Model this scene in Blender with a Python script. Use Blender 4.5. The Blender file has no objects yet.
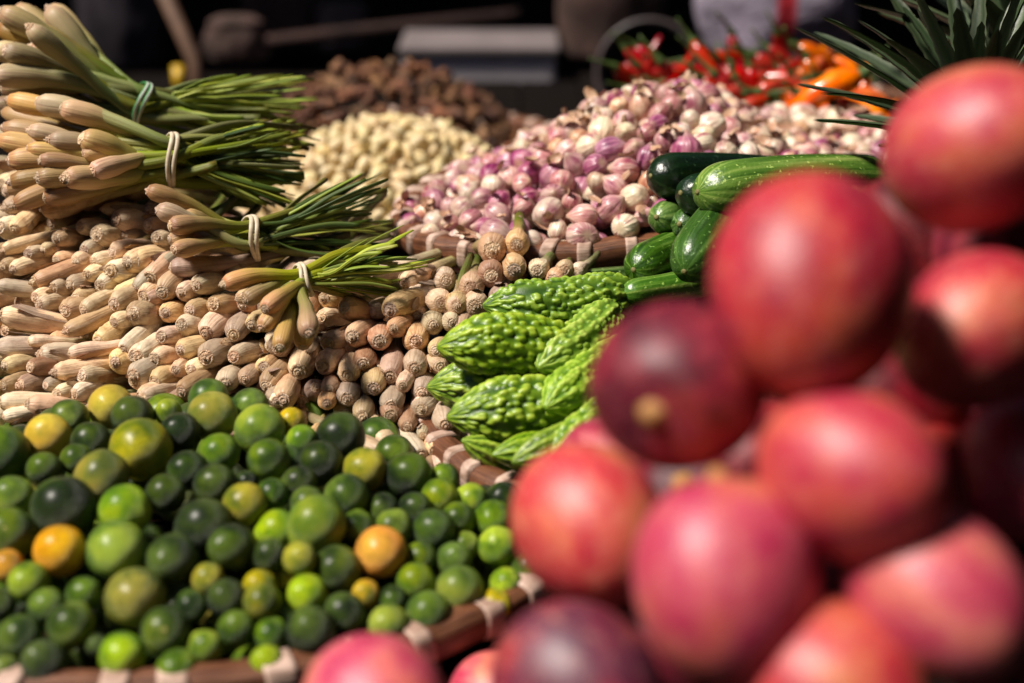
import bpy, math, random
import numpy as np
from mathutils import Vector, Matrix, Quaternion, noise
random.seed(7); rng = np.random.default_rng(7)
R = math.radians; PI = math.pi
S = bpy.context.scene; COL = S.collection

# ---------------------------------------------------------------- camera, sky, sun, exposure
PITCH = R(22); CZ = 1.55; FPX = 1422.0
cam = bpy.data.objects.new('camera', bpy.data.cameras.new('camera')); COL.objects.link(cam)
cam.location = (0, 0, CZ); cam.rotation_euler = (PI / 2 - PITCH, 0, 0)
cd = cam.data; cd.sensor_width = 36; cd.lens = 50; cd.clip_start = .02; cd.clip_end = 200
cd.dof.use_dof = True; cd.dof.focus_distance = 1.22; cd.dof.aperture_fstop = 2.5
S.camera = cam
W = bpy.data.worlds.new('World'); S.world = W; W.use_nodes = True
TO_SUN = Vector((-.60, -.18, .95)).normalized()
sun = bpy.data.objects.new('sun', bpy.data.lights.new('sun', 'SUN')); COL.objects.link(sun)
sun.data.energy = 5.0; sun.data.angle = R(10); sun.data.color = (1, .92, .83)
sun.rotation_euler = TO_SUN.to_track_quat('Z', 'Y').to_euler()
nt = W.node_tree; bg = nt.nodes['Background']; sk = nt.nodes.new('ShaderNodeTexSky')
sk.sky_type = 'NISHITA'; sk.sun_disc = False
sk.sun_elevation = math.asin(TO_SUN.z); sk.sun_rotation = math.atan2(TO_SUN.x, TO_SUN.y)
sk.air_density = 1.0; sk.dust_density = 1.0
nt.links.new(sk.outputs[0], bg.inputs[0]); bg.inputs[1].default_value = .05
S.view_settings.view_transform = 'Standard'; S.view_settings.look = 'None'; S.view_settings.gamma = 1
S.view_settings.exposure = 0.43

# ---------------------------------------------------------------- picture -> place helpers
RT = Vector((1, 0, 0)); FW = Vector((0, math.cos(PITCH), -math.sin(PITCH))); UP = Vector((0, math.sin(PITCH), math.cos(PITCH)))
CAM = Vector((0, 0, CZ))
def P(px, py, d):
    return CAM + FW * d + RT * ((px - 512) / FPX * d) + UP * ((341.5 - py) / FPX * d)
def proj(p):
    v = Vector(p) - CAM; d = v.dot(FW)
    return 512 + v.dot(RT) / d * FPX, 341.5 - v.dot(UP) / d * FPX
def dirv(a, f):
    a = R(a); g = math.sqrt(max(0, 1 - f * f))
    return ((RT * math.cos(a) + UP * math.sin(a)) * f + (Vector((0, 1, 0)) * .35 + FW * .65) * g).normalized()
def frame(d, roll=0):          # rotation taking +Z to d
    q = Vector(d).normalized().to_track_quat('Z', 'Y')
    return q @ Quaternion((0, 0, 1), roll)

# ---------------------------------------------------------------- object helpers
def tag(o, label=None, cat=None, group=None, kind=None):
    if label: o['label'] = label
    if cat: o['category'] = cat
    if group: o['group'] = group
    if kind: o['kind'] = kind
    return o
def link(name, me, parent=None, loc=None, q=None, s=None):
    o = bpy.data.objects.new(name, me); COL.objects.link(o)
    if parent: o.parent = parent
    if loc is not None: o.location = loc
    if q is not None: o.rotation_mode = 'QUATERNION'; o.rotation_quaternion = q
    if s is not None: o.scale = (s, s, s) if not hasattr(s, '__len__') else s
    return o
def copy_tree(o, parent=None):
    c = o.copy(); COL.objects.link(c)
    if parent: c.parent = parent
    for ch in list(o.children): copy_tree(ch, c)
    return c
def mesh(name, V, F, mats, UV=None, smooth=True, MI=None):
    me = bpy.data.meshes.new(name); me.from_pydata([tuple(v) for v in V], [], F)
    for m in (mats if isinstance(mats, (list, tuple)) else [mats]): me.materials.append(m)
    if smooth: me.polygons.foreach_set('use_smooth', [True] * len(me.polygons))
    if MI is not None: me.polygons.foreach_set('material_index', MI)
    if UV is not None:
        ul = me.uv_layers.new(name='UVMap')
        li = np.zeros(len(me.loops), dtype=int); me.loops.foreach_get('vertex_index', li)
        ul.data.foreach_set('uv', np.asarray(UV)[li].ravel())
    me.update(); return me
def grid(rows, cap0=True, cap1=True):
    """rows: list of rings (n x 3). returns V,F,UV (v = row fraction)"""
    n = len(rows[0]); m = len(rows)
    V = [p for r in rows for p in r]; UV = [(j / n, i / (m - 1)) for i in range(m) for j in range(n)]
    F = [(i * n + j, i * n + (j + 1) % n, (i + 1) * n + (j + 1) % n, (i + 1) * n + j) for i in range(m - 1) for j in range(n)]
    if cap0: F.append(tuple(range(n - 1, -1, -1)))
    if cap1: F.append(tuple((m - 1) * n + j for j in range(n)))
    return V, F, UV
def bez(pts, n):
    """Catmull-Rom through pts"""
    pts = [Vector(p) for p in pts]; q = [pts[0] * 2 - pts[1]] + pts + [pts[-1] * 2 - pts[-2]]
    out = []; k = len(pts) - 1
    for i in range(n + 1):
        t = i / n * k; s = min(int(t), k - 1); u = t - s
        a, b, c, d = q[s:s + 4]
        out.append(.5 * ((2 * b) + (c - a) * u + (2 * a - 5 * b + 4 * c - d) * u * u + (3 * b - a - 3 * c + d) * u ** 3))
    return out
def sweep(pts, rad, n=10, flat=1.0, roll=0, twist=0, flatf=None):
    rows = []; ref = None
    for i, p in enumerate(pts):
        t = (pts[min(i + 1, len(pts) - 1)] - pts[max(i - 1, 0)]).normalized()
        if ref is None:
            ref = t.orthogonal().normalized()
            ref = Quaternion(t, roll) @ ref
        ref = (ref - t * ref.dot(t)).normalized(); b = t.cross(ref)
        tt = i / (len(pts) - 1); fl = flatf(tt) if flatf else flat
        ca, sa = math.cos(twist * tt), math.sin(twist * tt)
        x = ref * ca + b * sa; y = b * ca - ref * sa
        r = rad(tt)
        rows.append([tuple(p + x * (r * math.cos(2 * PI * j / n)) + y * (r * fl * math.sin(2 * PI * j / n))) for j in range(n)])
    return grid(rows)
def join(parts):
    V, F, UV = [], [], []
    for v, f, u in parts:
        k = len(V); V += list(v); F += [tuple(a + k for a in x) for x in f]; UV += list(u)
    return V, F, UV
def boxm(x0, y0, z0, x1, y1, z1):
    V = [(x, y, z) for z in (z0, z1) for y in (y0, y1) for x in (x0, x1)]
    F = [(0, 2, 3, 1), (4, 5, 7, 6), (0, 1, 5, 4), (2, 6, 7, 3), (0, 4, 6, 2), (1, 3, 7, 5)]
    return V, F, [(v[0], v[1] + v[2]) for v in V]

# ---------------------------------------------------------------- materials
class NB:
    def __init__(s, name):
        s.m = bpy.data.materials.new(name); s.m.use_nodes = True; s.t = s.m.node_tree; s.b = s.t.nodes['Principled BSDF']
        s.tc = s.n('ShaderNodeTexCoord'); s.oi = s.n('ShaderNodeObjectInfo')
    def n(s, k, **kw):
        x = s.t.nodes.new(k)
        for a, v in kw.items(): setattr(x, a, v)
        return x
    def l(s, a, b): s.t.links.new(a, b)
    def vec(s, sc=(1, 1, 1), src='Object', rnd=True):
        mp = s.n('ShaderNodeMapping'); s.l(s.tc.outputs[src], mp.inputs[0]); mp.inputs['Scale'].default_value = sc
        if rnd:
            mu = s.n('ShaderNodeMath', operation='MULTIPLY'); s.l(s.oi.outputs['Random'], mu.inputs[0]); mu.inputs[1].default_value = 37.0
            s.l(mu.outputs[0], mp.inputs['Location'])
        return mp.outputs[0]
    def noise(s, v, scale, detail=3, rough=.55):
        x = s.n('ShaderNodeTexNoise'); s.l(v, x.inputs['Vector']); x.inputs['Scale'].default_value = scale
        x.inputs['Detail'].default_value = detail; x.inputs['Roughness'].default_value = rough; return x.outputs[0]
    def ramp(s, fac, stops):
        x = s.n('ShaderNodeValToRGB'); e = x.color_ramp.elements
        while len(e) < len(stops): e.new(.5)
        for k, (p, c) in enumerate(stops): e[k].position = p; e[k].color = (*c, 1) if len(c) == 3 else c
        s.l(fac, x.inputs[0]); return x.outputs[0]
    def mix(s, f, a, b, mode='MIX'):
        x = s.n('ShaderNodeMix', data_type='RGBA', blend_type=mode)
        for val, i in ((f, 0), (a, 6), (b, 7)):
            if isinstance(val, (int, float)): x.inputs[i].default_value = val
            elif isinstance(val, tuple): x.inputs[i].default_value = (*val, 1)
            else: s.l(val, x.inputs[i])
        return x.outputs[2]
    def math(s, op, a, b=0):
        x = s.n('ShaderNodeMath', operation=op)
        for i, v in enumerate((a, b)):
            if isinstance(v, (int, float)): x.inputs[i].default_value = v
            else: s.l(v, x.inputs[i])
        return x.outputs[0]
    def uv(s):
        x = s.n('ShaderNodeSeparateXYZ'); s.l(s.tc.outputs['UV'], x.inputs[0]); return x.outputs
    def jitter(s, col, h=.02, v=.25, sat=.1):
        x = s.n('ShaderNodeHueSaturation'); s.l(col, x.inputs['Color'])
        s.l(s.math('ADD', s.math('MULTIPLY', s.oi.outputs['Random'], h * 2), .5 - h), x.inputs['Hue'])
        fr = s.math('FRACT', s.math('MULTIPLY', s.oi.outputs['Random'], 13.7)); s.l(s.math('ADD', s.math('MULTIPLY', fr, v * 2), 1 - v), x.inputs['Value'])
        fr2 = s.math('FRACT', s.math('MULTIPLY', s.oi.outputs['Random'], 31.1)); s.l(s.math('ADD', s.math('MULTIPLY', fr2, sat * 2), 1 - sat), x.inputs['Saturation'])
        return x.outputs[0]
    def done(s, col, rough=.5, bump=None, bs=.2, dist=.01, coat=0, sss=0, spec=.5, coatr=.2, sssr=(1, .6, .3), ssc=.003, gam=1.28):
        b = s.b
        if not isinstance(col, tuple):      # deeper, fuller skin tones
            gm = s.n('ShaderNodeGamma'); s.l(col, gm.inputs[0]); gm.inputs[1].default_value = gam; col = gm.outputs[0]
        if isinstance(col, tuple): b.inputs['Base Color'].default_value = (*col, 1)
        else: s.l(col, b.inputs['Base Color'])
        if isinstance(rough, (int, float)): b.inputs['Roughness'].default_value = rough
        else: s.l(rough, b.inputs['Roughness'])
        b.inputs['Specular IOR Level'].default_value = spec
        b.inputs['Coat Weight'].default_value = coat; b.inputs['Coat Roughness'].default_value = coatr
        if sss:
            b.inputs['Subsurface Weight'].default_value = sss; b.inputs['Subsurface Radius'].default_value = sssr; b.inputs['Subsurface Scale'].default_value = ssc
        if bump is not None:
            x = s.n('ShaderNodeBump'); x.inputs['Strength'].default_value = bs; x.inputs['Distance'].default_value = dist
            s.l(bump, x.inputs['Height']); s.l(x.outputs[0], b.inputs['Normal'])
        return s.m

def lime_mat(name, a, b, c):
    k = NB(name); v = k.vec()
    n = k.noise(v, .75, 2); col = k.ramp(n, [(.36, a), (.5, b), (.64, c)])
    # stem end ripens to a lighter tone
    z = k.n('ShaderNodeSeparateXYZ'); k.l(k.tc.outputs['Object'], z.inputs[0])
    tip = k.ramp(k.math('ADD', z.outputs[2], k.math('MULTIPLY', k.math('SUBTRACT', k.noise(v, 3, 3), .5), .7)), [(.55, (0, 0, 0)), (1, (1, 1, 1))])
    col = k.mix(k.math('MULTIPLY', tip, .6), col, tuple(min(1, x * 1.6 + .03) for x in c))
    sp = k.ramp(k.noise(v, 11, 2), [(.5, (0, 0, 0)), (.75, (1, 1, 1))]); col = k.mix(k.math('MULTIPLY', sp, .22), col, c)
    pores = k.noise(v, 26, 2)
    sc = k.ramp(k.noise(k.vec((1, 1, 1)), 3.1, 4, .7), [(.68, (0, 0, 0)), (.74, (1, 1, 1))])
    col = k.mix(k.math('MULTIPLY', sc, .35), col, (.20, .17, .08))
    col = k.jitter(col, .012, .22, .1)
    ro = k.math('ADD', k.math('MULTIPLY', k.noise(v, 5, 3), .25), .30)
    return k.done(col, ro, pores, .55, .06, coat=.32, spec=.35, coatr=.32, gam=1.12)
LIME = {
    'D': lime_mat('lime_skin_dark', (.010, .024, .002), (.026, .056, .003), (.075, .125, .005)),
    'G': lime_mat('lime_skin_green', (.030, .070, .003), (.080, .155, .004), (.18, .27, .006)),
    'L': lime_mat('lime_skin_light', (.09, .18, .006), (.19, .32, .008), (.34, .44, .014)),
    'M': lime_mat('lime_skin_olive', (.10, .15, .010), (.23, .26, .014), (.38, .33, .02)),
    'Y': lime_mat('lime_skin_yellow', (.30, .30, .010), (.62, .44, .012), (.75, .48, .02)),
    'O': lime_mat('lime_skin_orange', (.50, .26, .010), (.72, .34, .010), (.80, .38, .012)),
}
LIMEN = {'D': 'dark green', 'G': 'green', 'L': 'bright light green', 'M': 'olive yellow-green', 'Y': 'yellow', 'O': 'orange-yellow'}
def scar_mat():
    k = NB('lime_stem_scar'); return k.done(k.ramp(k.noise(k.vec(), 6), [(.3, (.22, .26, .05)), (.7, (.42, .38, .12))]), .7)
M_SCAR = scar_mat()

def stalk_mat(name, base, mid, green, g0=.28, g1=.6):
    k = NB(name); uv = k.uv(); v = k.vec((1, 1, 1))
    str_ = k.n('ShaderNodeCombineXYZ'); k.l(k.math('MULTIPLY', uv[0], 26), str_.inputs[0]); k.l(k.math('MULTIPLY', uv[1], 2.2), str_.inputs[1]); k.l(k.math('MULTIPLY', k.oi.outputs['Random'], 50), str_.inputs[2])
    streak = k.noise(str_.outputs[0], 1.0, 3)
    t = k.math('ADD', uv[1], k.math('MULTIPLY', k.math('SUBTRACT', streak, .5), .22))
    col = k.ramp(t, [(0, base), (.04, mid), (g0, mid), ((g0 + g1) / 2, tuple((a + b) / 2 for a, b in zip(mid, green))), (g1, green), (1, tuple(x * .75 for x in green))])
    blot = k.ramp(k.noise(k.vec((1, 1, .6)), 1.1, 5, .7), [(.46, (0, 0, 0)), (.66, (1, 1, 1))])
    col = k.mix(k.math('MULTIPLY', blot, .42), col, (.30, .15, .085))
    line = k.ramp(streak, [(.34, (1, 1, 1)), (.44, (0, 0, 0))]); col = k.mix(k.math('MULTIPLY', line, .35), col, (.26, .14, .08))
    col = k.jitter(col, .014, .32, .25)
    return k.done(col, .48, streak, .5, .002, spec=.4, sss=.05)
M_STALK = [stalk_mat('lemongrass_skin', (.54, .38, .24), (.68, .51, .34), (.15, .20, .04), .45, .85),
           stalk_mat('lemongrass_skin_pink', (.46, .30, .20), (.58, .42, .30), (.15, .18, .05), .5, .9),
           stalk_mat('lemongrass_skin_pale', (.62, .46, .29), (.76, .61, .42), (.20, .24, .06), .4, .8)]
M_BSTALK = stalk_mat('lemongrass_skin_bundle', (.54, .34, .21), (.60, .44, .25), (.30, .34, .06), .09, .42)
M_BSTALK2 = stalk_mat('lemongrass_skin_bundle_green', (.50, .33, .18), (.50, .40, .18), (.19, .25, .045), .06, .36)
def leaf_mat(name, a, b, c):
    k = NB(name); uv = k.uv(); cb = k.n('ShaderNodeCombineXYZ')
    k.l(k.math('MULTIPLY', uv[0], 14), cb.inputs[0]); k.l(k.math('MULTIPLY', uv[1], 2), cb.inputs[1]); k.l(k.math('MULTIPLY', k.oi.outputs['Random'], 50), cb.inputs[2])
    n = k.noise(cb.outputs[0], 1, 3); col = k.ramp(n, [(.3, a), (.5, b), (.75, c)]); col = k.jitter(col, .02, .3, .1)
    return k.done(col, .5, n, .4, .001, spec=.35)
M_LEAF = leaf_mat('lemongrass_leaf', (.16, .21, .03), (.34, .41, .07), (.60, .58, .18))
M_LEAFD = leaf_mat('lemongrass_leaf_dark', (.03, .06, .012), (.07, .12, .02), (.16, .21, .045))
M_CUT = (lambda k: k.done(k.jitter(k.ramp(k.noise(k.vec((1, 1, 1)), 2.2, 4), [(.3, (.44, .27, .17)), (.5, (.68, .50, .35)), (.7, (.80, .66, .50))]), .01, .2), .6, k.noise(k.vec(), 5), .5, .1))(NB('lemongrass_cut'))
def band_mat():
    k = NB('rubber_band'); return k.done(k.ramp(k.noise(k.vec((200, 200, 200)), 1), [(.3, (.55, .46, .34)), (.7, (.72, .64, .50))]), .6)
M_BAND = band_mat()
M_TIE = (lambda k: k.done(k.ramp(k.uv()[0], [(.45, (.75, .76, .70)), (.55, (.10, .30, .12))]), .4))(NB('plastic_tie'))

def bamboo():
    k = NB('bamboo_rim'); uv = k.uv(); cb = k.n('ShaderNodeCombineXYZ')
    k.l(k.math('MULTIPLY', uv[0], 90), cb.inputs[0]); k.l(k.math('MULTIPLY', uv[1], 8), cb.inputs[1])
    n = k.noise(cb.outputs[0], 1, 4, .6)
    cb2 = k.n('ShaderNodeCombineXYZ'); k.l(k.math('MULTIPLY', uv[0], 5), cb2.inputs[0]); k.l(k.math('MULTIPLY', uv[1], 40), cb2.inputs[1])
    n2 = k.noise(cb2.outputs[0], 1, 3)
    col = k.ramp(k.math('ADD', k.math('MULTIPLY', n2, .6), k.math('MULTIPLY', n, .4)), [(.32, (.07, .028, .014)), (.5, (.20, .085, .04)), (.68, (.36, .19, .10))])
    return k.done(col, .5, n2, .5, .003)
M_RIM = bamboo()
M_BIND = (lambda k: k.done(k.ramp(k.noise(k.vec((60, 60, 300)), 1, 4), [(.3, (.36, .24, .18)), (.6, (.64, .49, .41))]), .55, k.noise(k.vec((50, 50, 600)), 1), .3, .002))(NB('rim_binding'))
def weave():
    k = NB('bamboo_weave'); uv = k.uv()
    ch = k.n('ShaderNodeTexBrick'); k.l(k.vec((60, 14, 1), 'UV', False), ch.inputs['Vector'])
    ch.inputs['Color1'].default_value = (.20, .10, .05, 1); ch.inputs['Color2'].default_value = (.11, .05, .028, 1); ch.inputs['Mortar'].default_value = (.02, .01, .006, 1)
    ch.inputs['Scale'].default_value = 1.0; ch.inputs['Mortar Size'].default_value = .06
    return k.done(ch.outputs[0], .6, ch.outputs[1], .6, -.004)
M_WEAVE = weave()

def gourd_mat(name, a, b, c):
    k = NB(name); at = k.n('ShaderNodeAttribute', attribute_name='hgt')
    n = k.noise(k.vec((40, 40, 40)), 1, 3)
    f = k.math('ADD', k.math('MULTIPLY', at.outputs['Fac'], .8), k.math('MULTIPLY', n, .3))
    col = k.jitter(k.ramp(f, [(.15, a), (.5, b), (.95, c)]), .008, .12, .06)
    return k.done(col, .42, k.noise(k.vec((500, 500, 500)), 1), .2, .001, coat=.08, spec=.45, sss=.08, sssr=(.4, 1, .1), ssc=.004)
M_GOURD = gourd_mat('bitter_melon_skin', (.06, .14, .006), (.26, .40, .03), (.50, .62, .10))
M_GOURDL = gourd_mat('bitter_melon_skin_pale', (.12, .22, .012), (.34, .47, .06), (.60, .68, .18))
def cuke_mat(name, a, b, c):
    k = NB(name); uv = k.uv(); cb = k.n('ShaderNodeCombineXYZ')
    k.l(k.math('MULTIPLY', uv[0], 22), cb.inputs[0]); k.l(k.math('MULTIPLY', uv[1], 1.5), cb.inputs[1]); k.l(k.math('MULTIPLY', k.oi.outputs['Random'], 50), cb.inputs[2])
    n = k.noise(cb.outputs[0], 1, 3, .5); w = k.ramp(n, [(.35, a), (.52, b), (.66, c)])
    sp = k.ramp(k.noise(k.vec((220, 220, 220)), 1, 2), [(.62, (0, 0, 0)), (.7, (1, 1, 1))]); col = k.mix(k.math('MULTIPLY', sp, .6), w, tuple(min(1, x * 1.8 + .04) for x in c))
    return k.done(k.jitter(col, .01, .1), .34, k.noise(k.vec((260, 260, 260)), 1, 3), .35, .002, coat=.15)
M_CUKED = cuke_mat('cucumber_skin_dark', (.006, .025, .008), (.010, .04, .012), (.02, .06, .018))
M_CUKEG = cuke_mat('cucumber_skin_green', (.035, .085, .015), (.075, .16, .025), (.20, .31, .09))
M_CUKEL = cuke_mat('cucumber_skin_pale', (.07, .16, .025), (.15, .27, .05), (.33, .42, .13))

def shal_mat(name, a, b, c):
    k = NB(name); uv = k.uv(); cb = k.n('ShaderNodeCombineXYZ')
    k.l(k.math('MULTIPLY', uv[0], 16), cb.inputs[0]); k.l(k.math('MULTIPLY', uv[1], 1.2), cb.inputs[1]); k.l(k.math('MULTIPLY', k.oi.outputs['Random'], 50), cb.inputs[2])
    n = k.noise(cb.outputs[0], 1, 3, .5); big = k.noise(k.vec(), .9, 2)
    f = k.math('ADD', k.math('MULTIPLY', n, .55), k.math('MULTIPLY', big, .5))
    col = k.ramp(f, [(.36, a), (.5, b), (.64, c)])
    ends = k.ramp(uv[1], [(.0, (1, 1, 1)), (.14, (0, 0, 0)), (.82, (0, 0, 0)), (1, (1, 1, 1))]); col = k.mix(k.math('MULTIPLY', ends, .65), col, (.62, .50, .33))
    return k.done(k.jitter(col, .012, .15, .15), .35, n, .25, .03, coat=.2, sss=.06, sssr=(1, .5, .5), ssc=.15)
SHAL = {
    'white': shal_mat('shallot_skin_white', (.40, .15, .19), (.70, .54, .43), (.80, .70, .54)),
    'pink': shal_mat('shallot_skin_pink', (.34, .08, .14), (.58, .32, .31), (.72, .54, .46)),
    'purple': shal_mat('shallot_skin_purple', (.18, .03, .10), (.40, .13, .23), (.62, .36, .40)),
    'copper': shal_mat('shallot_skin_copper', (.40, .14, .10), (.62, .36, .26), (.76, .58, .42)),
}
M_GARLIC = (lambda k: k.done(k.jitter(k.ramp(k.noise(k.vec((1, 1, .4)), 1.6, 3), [(.3, (.58, .40, .18)), (.5, (.76, .63, .38)), (.7, (.85, .76, .55))]), .01, .12), .45, k.noise(k.vec((4, 4, .6)), 1), .3, .1))(NB('garlic_skin'))
M_GINGER = (lambda k: k.done(k.jitter(k.ramp(k.noise(k.vec(), 2.2, 4), [(.3, (.11, .045, .02)), (.5, (.26, .125, .06)), (.7, (.42, .24, .13))]), .015, .35), .7, k.noise(k.vec((1, 1, 6)), 2), .5, .1))(NB('ginger_skin'))
def chili_mat(name, a, b):
    k = NB(name); return k.done(k.jitter(k.ramp(k.noise(k.vec((9, 9, 9)), 1), [(.3, a), (.7, b)]), .012, .25), .22, coat=.4)
M_CHIR = chili_mat('chilli_skin_red', (.35, .008, .006), (.62, .02, .01))
M_CHIO = chili_mat('chilli_skin_orange', (.70, .11, .008), (.80, .30, .02))
M_STEM = (lambda k: k.done(k.ramp(k.noise(k.vec((30, 30, 30)), 1), [(.3, (.05, .10, .02)), (.7, (.14, .20, .05))]), .6))(NB('green_stem'))
def pine_mat():
    k = NB('pineapple_leaf'); uv = k.uv(); n = k.noise(k.vec((300, 300, 20)), 1, 3)
    mid = k.ramp(uv[0], [(.0, (.16, .19, .11)), (.25, (.035, .060, .026)), (.5, (.09, .12, .06)), (.75, (.04, .065, .028)), (1, (.17, .20, .12))])
    col = k.mix(k.math('MULTIPLY', n, .6), mid, (.10, .14, .085)); return k.done(k.jitter(col, .01, .3), .45, n, .2, .002)
M_PINEL = pine_mat()
M_PINEB = (lambda k: k.done(k.ramp(k.noise(k.vec((25, 25, 25)), 1), [(.3, (.20, .11, .02)), (.7, (.42, .25, .05))]), .5))(NB('pineapple_skin'))

def mango_mat(name, red, org, grn, hot):
    k = NB(name); v = k.vec()
    n = k.noise(v, .9, 2); n2 = k.noise(v, 2.6, 3)
    col = k.ramp(k.math('ADD', k.math('MULTIPLY', n, .75), k.math('MULTIPLY', n2, .25)), [(.32, hot), (.46, red), (.60, org), (.74, grn)])
    z = k.n('ShaderNodeSeparateXYZ'); k.l(k.tc.outputs['Object'], z.inputs[0])
    tip = k.ramp(k.math('ADD', k.math('MULTIPLY', z.outputs[2], -.5), k.math('MULTIPLY', k.math('SUBTRACT', n2, .5), .5)), [(.30, (0, 0, 0)), (.55, (1, 1, 1))])
    col = k.mix(k.math('MULTIPLY', tip, .6), col, org)
    du = k.ramp(k.noise(k.vec((1, 1, .45)), 1.7, 4, .62), [(.44, (0, 0, 0)), (.62, (1, 1, 1))]); col = k.mix(k.math('MULTIPLY', du, .8), col, hot)
    pa = k.ramp(k.noise(k.vec((1.6, 1.6, .5)), 3.2, 5, .7), [(.52, (0, 0, 0)), (.72, (1, 1, 1))]); col = k.mix(k.math('MULTIPLY', pa, .15 if 'dark' in name else .45), col, (.72, .36, .28))
    vo = k.n('ShaderNodeTexVoronoi'); k.l(v, vo.inputs['Vector']); vo.inputs['Scale'].default_value = 15
    sp = k.ramp(vo.outputs[0], [(.12, (1, 1, 1)), (.24, (0, 0, 0))]); col = k.mix(k.math('MULTIPLY', sp, .2 if 'dark' in name else .6), col, (.80, .52, .40))
    return k.done(k.jitter(col, .008, .1, .05), .47, k.noise(v, 18, 3), .1, .1, coat=.2 if 'dark' in name else .42, coatr=.5, spec=.35 if 'dark' in name else .5, gam=1.25)
MANGO = {
    'red': mango_mat('mango_skin_red', (.50, .045, .085), (.56, .12, .085), (.46, .22, .07), (.32, .012, .06)),
    'pink': mango_mat('mango_skin_pink', (.60, .12, .155), (.62, .20, .14), (.56, .28, .12), (.46, .03, .10)),
    'orange': mango_mat('mango_skin_orange', (.58, .10, .11), (.62, .20, .12), (.56, .30, .09), (.46, .035, .08)),
    'purple': mango_mat('mango_skin_purple', (.20, .04, .085), (.40, .06, .08), (.45, .19, .06), (.11, .022, .06)),
    'dark': mango_mat('mango_skin_dark', (.24, .018, .038), (.40, .05, .05), (.40, .14, .04), (.09, .010, .022)),  # the dark mango's own skin, reused as painted shade in the gaps
}
M_MSTEM = (lambda k: k.done(k.ramp(k.noise(k.vec(), 3), [(.3, (.34, .17, .05)), (.7, (.62, .38, .16))]), .7))(NB('mango_stem'))
def plain(name, a, b, sc=12, rough=.7, bs=.2, **kw):
    k = NB(name); n = k.noise(k.vec((sc, sc, sc), rnd=False), 1, 5); return k.done(k.ramp(n, [(.3, a), (.7, b)]), rough, n, bs, .004, **kw)

# ---------------------------------------------------------------- the setting
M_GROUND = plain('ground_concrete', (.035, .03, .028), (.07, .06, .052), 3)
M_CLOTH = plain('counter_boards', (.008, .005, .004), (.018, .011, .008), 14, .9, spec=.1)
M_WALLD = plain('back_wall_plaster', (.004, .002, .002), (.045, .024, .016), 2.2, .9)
g = link('ground', mesh('ground', [(-40, -40, 0), (40, -40, 0), (40, 40, 0), (-40, 40, 0)], [(0, 1, 2, 3)], M_GROUND)); tag(g, kind='structure')
def board_box(name, lo, hi, mat):
    cx, cy = (lo[0] + hi[0]) / 2, (lo[1] + hi[1]) / 2
    root = link(name, None, loc=(cx, cy, lo[2])); w, d, h = hi[0] - lo[0], hi[1] - lo[1], hi[2] - lo[2]
    n = max(3, int(w / .12)); V, F, U = [], [], []
    for i in range(n):
        x0 = -w / 2 + w * i / n + .002; V, F, U = join([(V, F, U), boxm(x0, -d / 2, h - .02, x0 + w / n - .004, d / 2, h)])
    link('top', mesh('top', V, F, mat, U, False), root)
    V, F, U = [], [], []
    for i in range(max(2, int(h / .1))):
        z0 = .01 + (h - .05) * i / max(2, int(h / .1)); V, F, U = join([(V, F, U), boxm(-w / 2, -d / 2, z0, w / 2, -d / 2 + .015, z0 + (h - .05) / max(2, int(h / .1)) * .88)])
    link('front_panel', mesh('front_panel', V, F, mat, U, False), root)
    for sx in (-1, 1):
        for sy in (-1, 1):
            link('leg', mesh('leg', *boxm(sx * (w / 2 - .03) - .02, sy * (d / 2 - .04) - .02, 0, sx * (w / 2 - .03) + .02, sy * (d / 2 - .04) + .02, h - .021)[:2], mat, None, False), root)
    return root
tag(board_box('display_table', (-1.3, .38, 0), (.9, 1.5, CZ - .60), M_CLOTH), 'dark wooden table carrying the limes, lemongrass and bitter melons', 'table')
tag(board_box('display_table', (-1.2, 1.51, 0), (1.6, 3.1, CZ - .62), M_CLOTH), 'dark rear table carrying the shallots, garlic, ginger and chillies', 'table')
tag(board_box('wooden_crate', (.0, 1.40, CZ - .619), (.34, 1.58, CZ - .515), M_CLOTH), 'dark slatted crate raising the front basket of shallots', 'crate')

def wallbox(name, lo, hi, mat): return link(name, mesh(name, *boxm(*lo, *hi)[:2], mat, None, False))
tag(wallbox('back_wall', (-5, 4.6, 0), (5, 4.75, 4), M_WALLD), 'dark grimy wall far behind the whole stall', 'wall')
M_BLOCKER = plain('blocker_cloth', (.02, .018, .022), (.05, .04, .045), 5, .8)
def blocker_sheet(x0, x1, y0, y1, z0):
  V = []; n = 14
  for i in range(n + 1):
    for j in range(n + 1):
        V.append((x0 + (x1 - x0) * i / n, y0 + (y1 - y0) * j / n, z0 + .18 * (y0 + (y1 - y0) * j / n) + .05 * math.sin(i * 1.9) * math.sin(j * 1.2)))
  F = [(i * (n + 1) + j, (i + 1) * (n + 1) + j, (i + 1) * (n + 1) + j + 1, i * (n + 1) + j + 1) for i in range(n) for j in range(n)]
  return V, F
tp = link('sky_blocker', None, loc=(0, 0, 0)); tag(tp, 'dark tarpaulin awning added out of view to shade the back and cut sky light', 'sky_blocker')
for a_ in ((-5, 5, 3.0, 4.55, 2.25), (-.02, 3.5, -1.2, 2.14, 2.33)):  # unseen sheets, added to cut sky fill and keep the back dark
  cl = link('cloth', mesh('cloth', *blocker_sheet(*a_), M_BLOCKER), tp); sm = cl.modifiers.new('s', 'SOLIDIFY'); sm.thickness = .01
for x in (-2.4, 2.4): link('pole', mesh('pole', *sweep([Vector((x, 1.5, 0)), Vector((x, 1.5, 2.6))], lambda t: .025)[:2], M_WALLD), tp)

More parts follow.
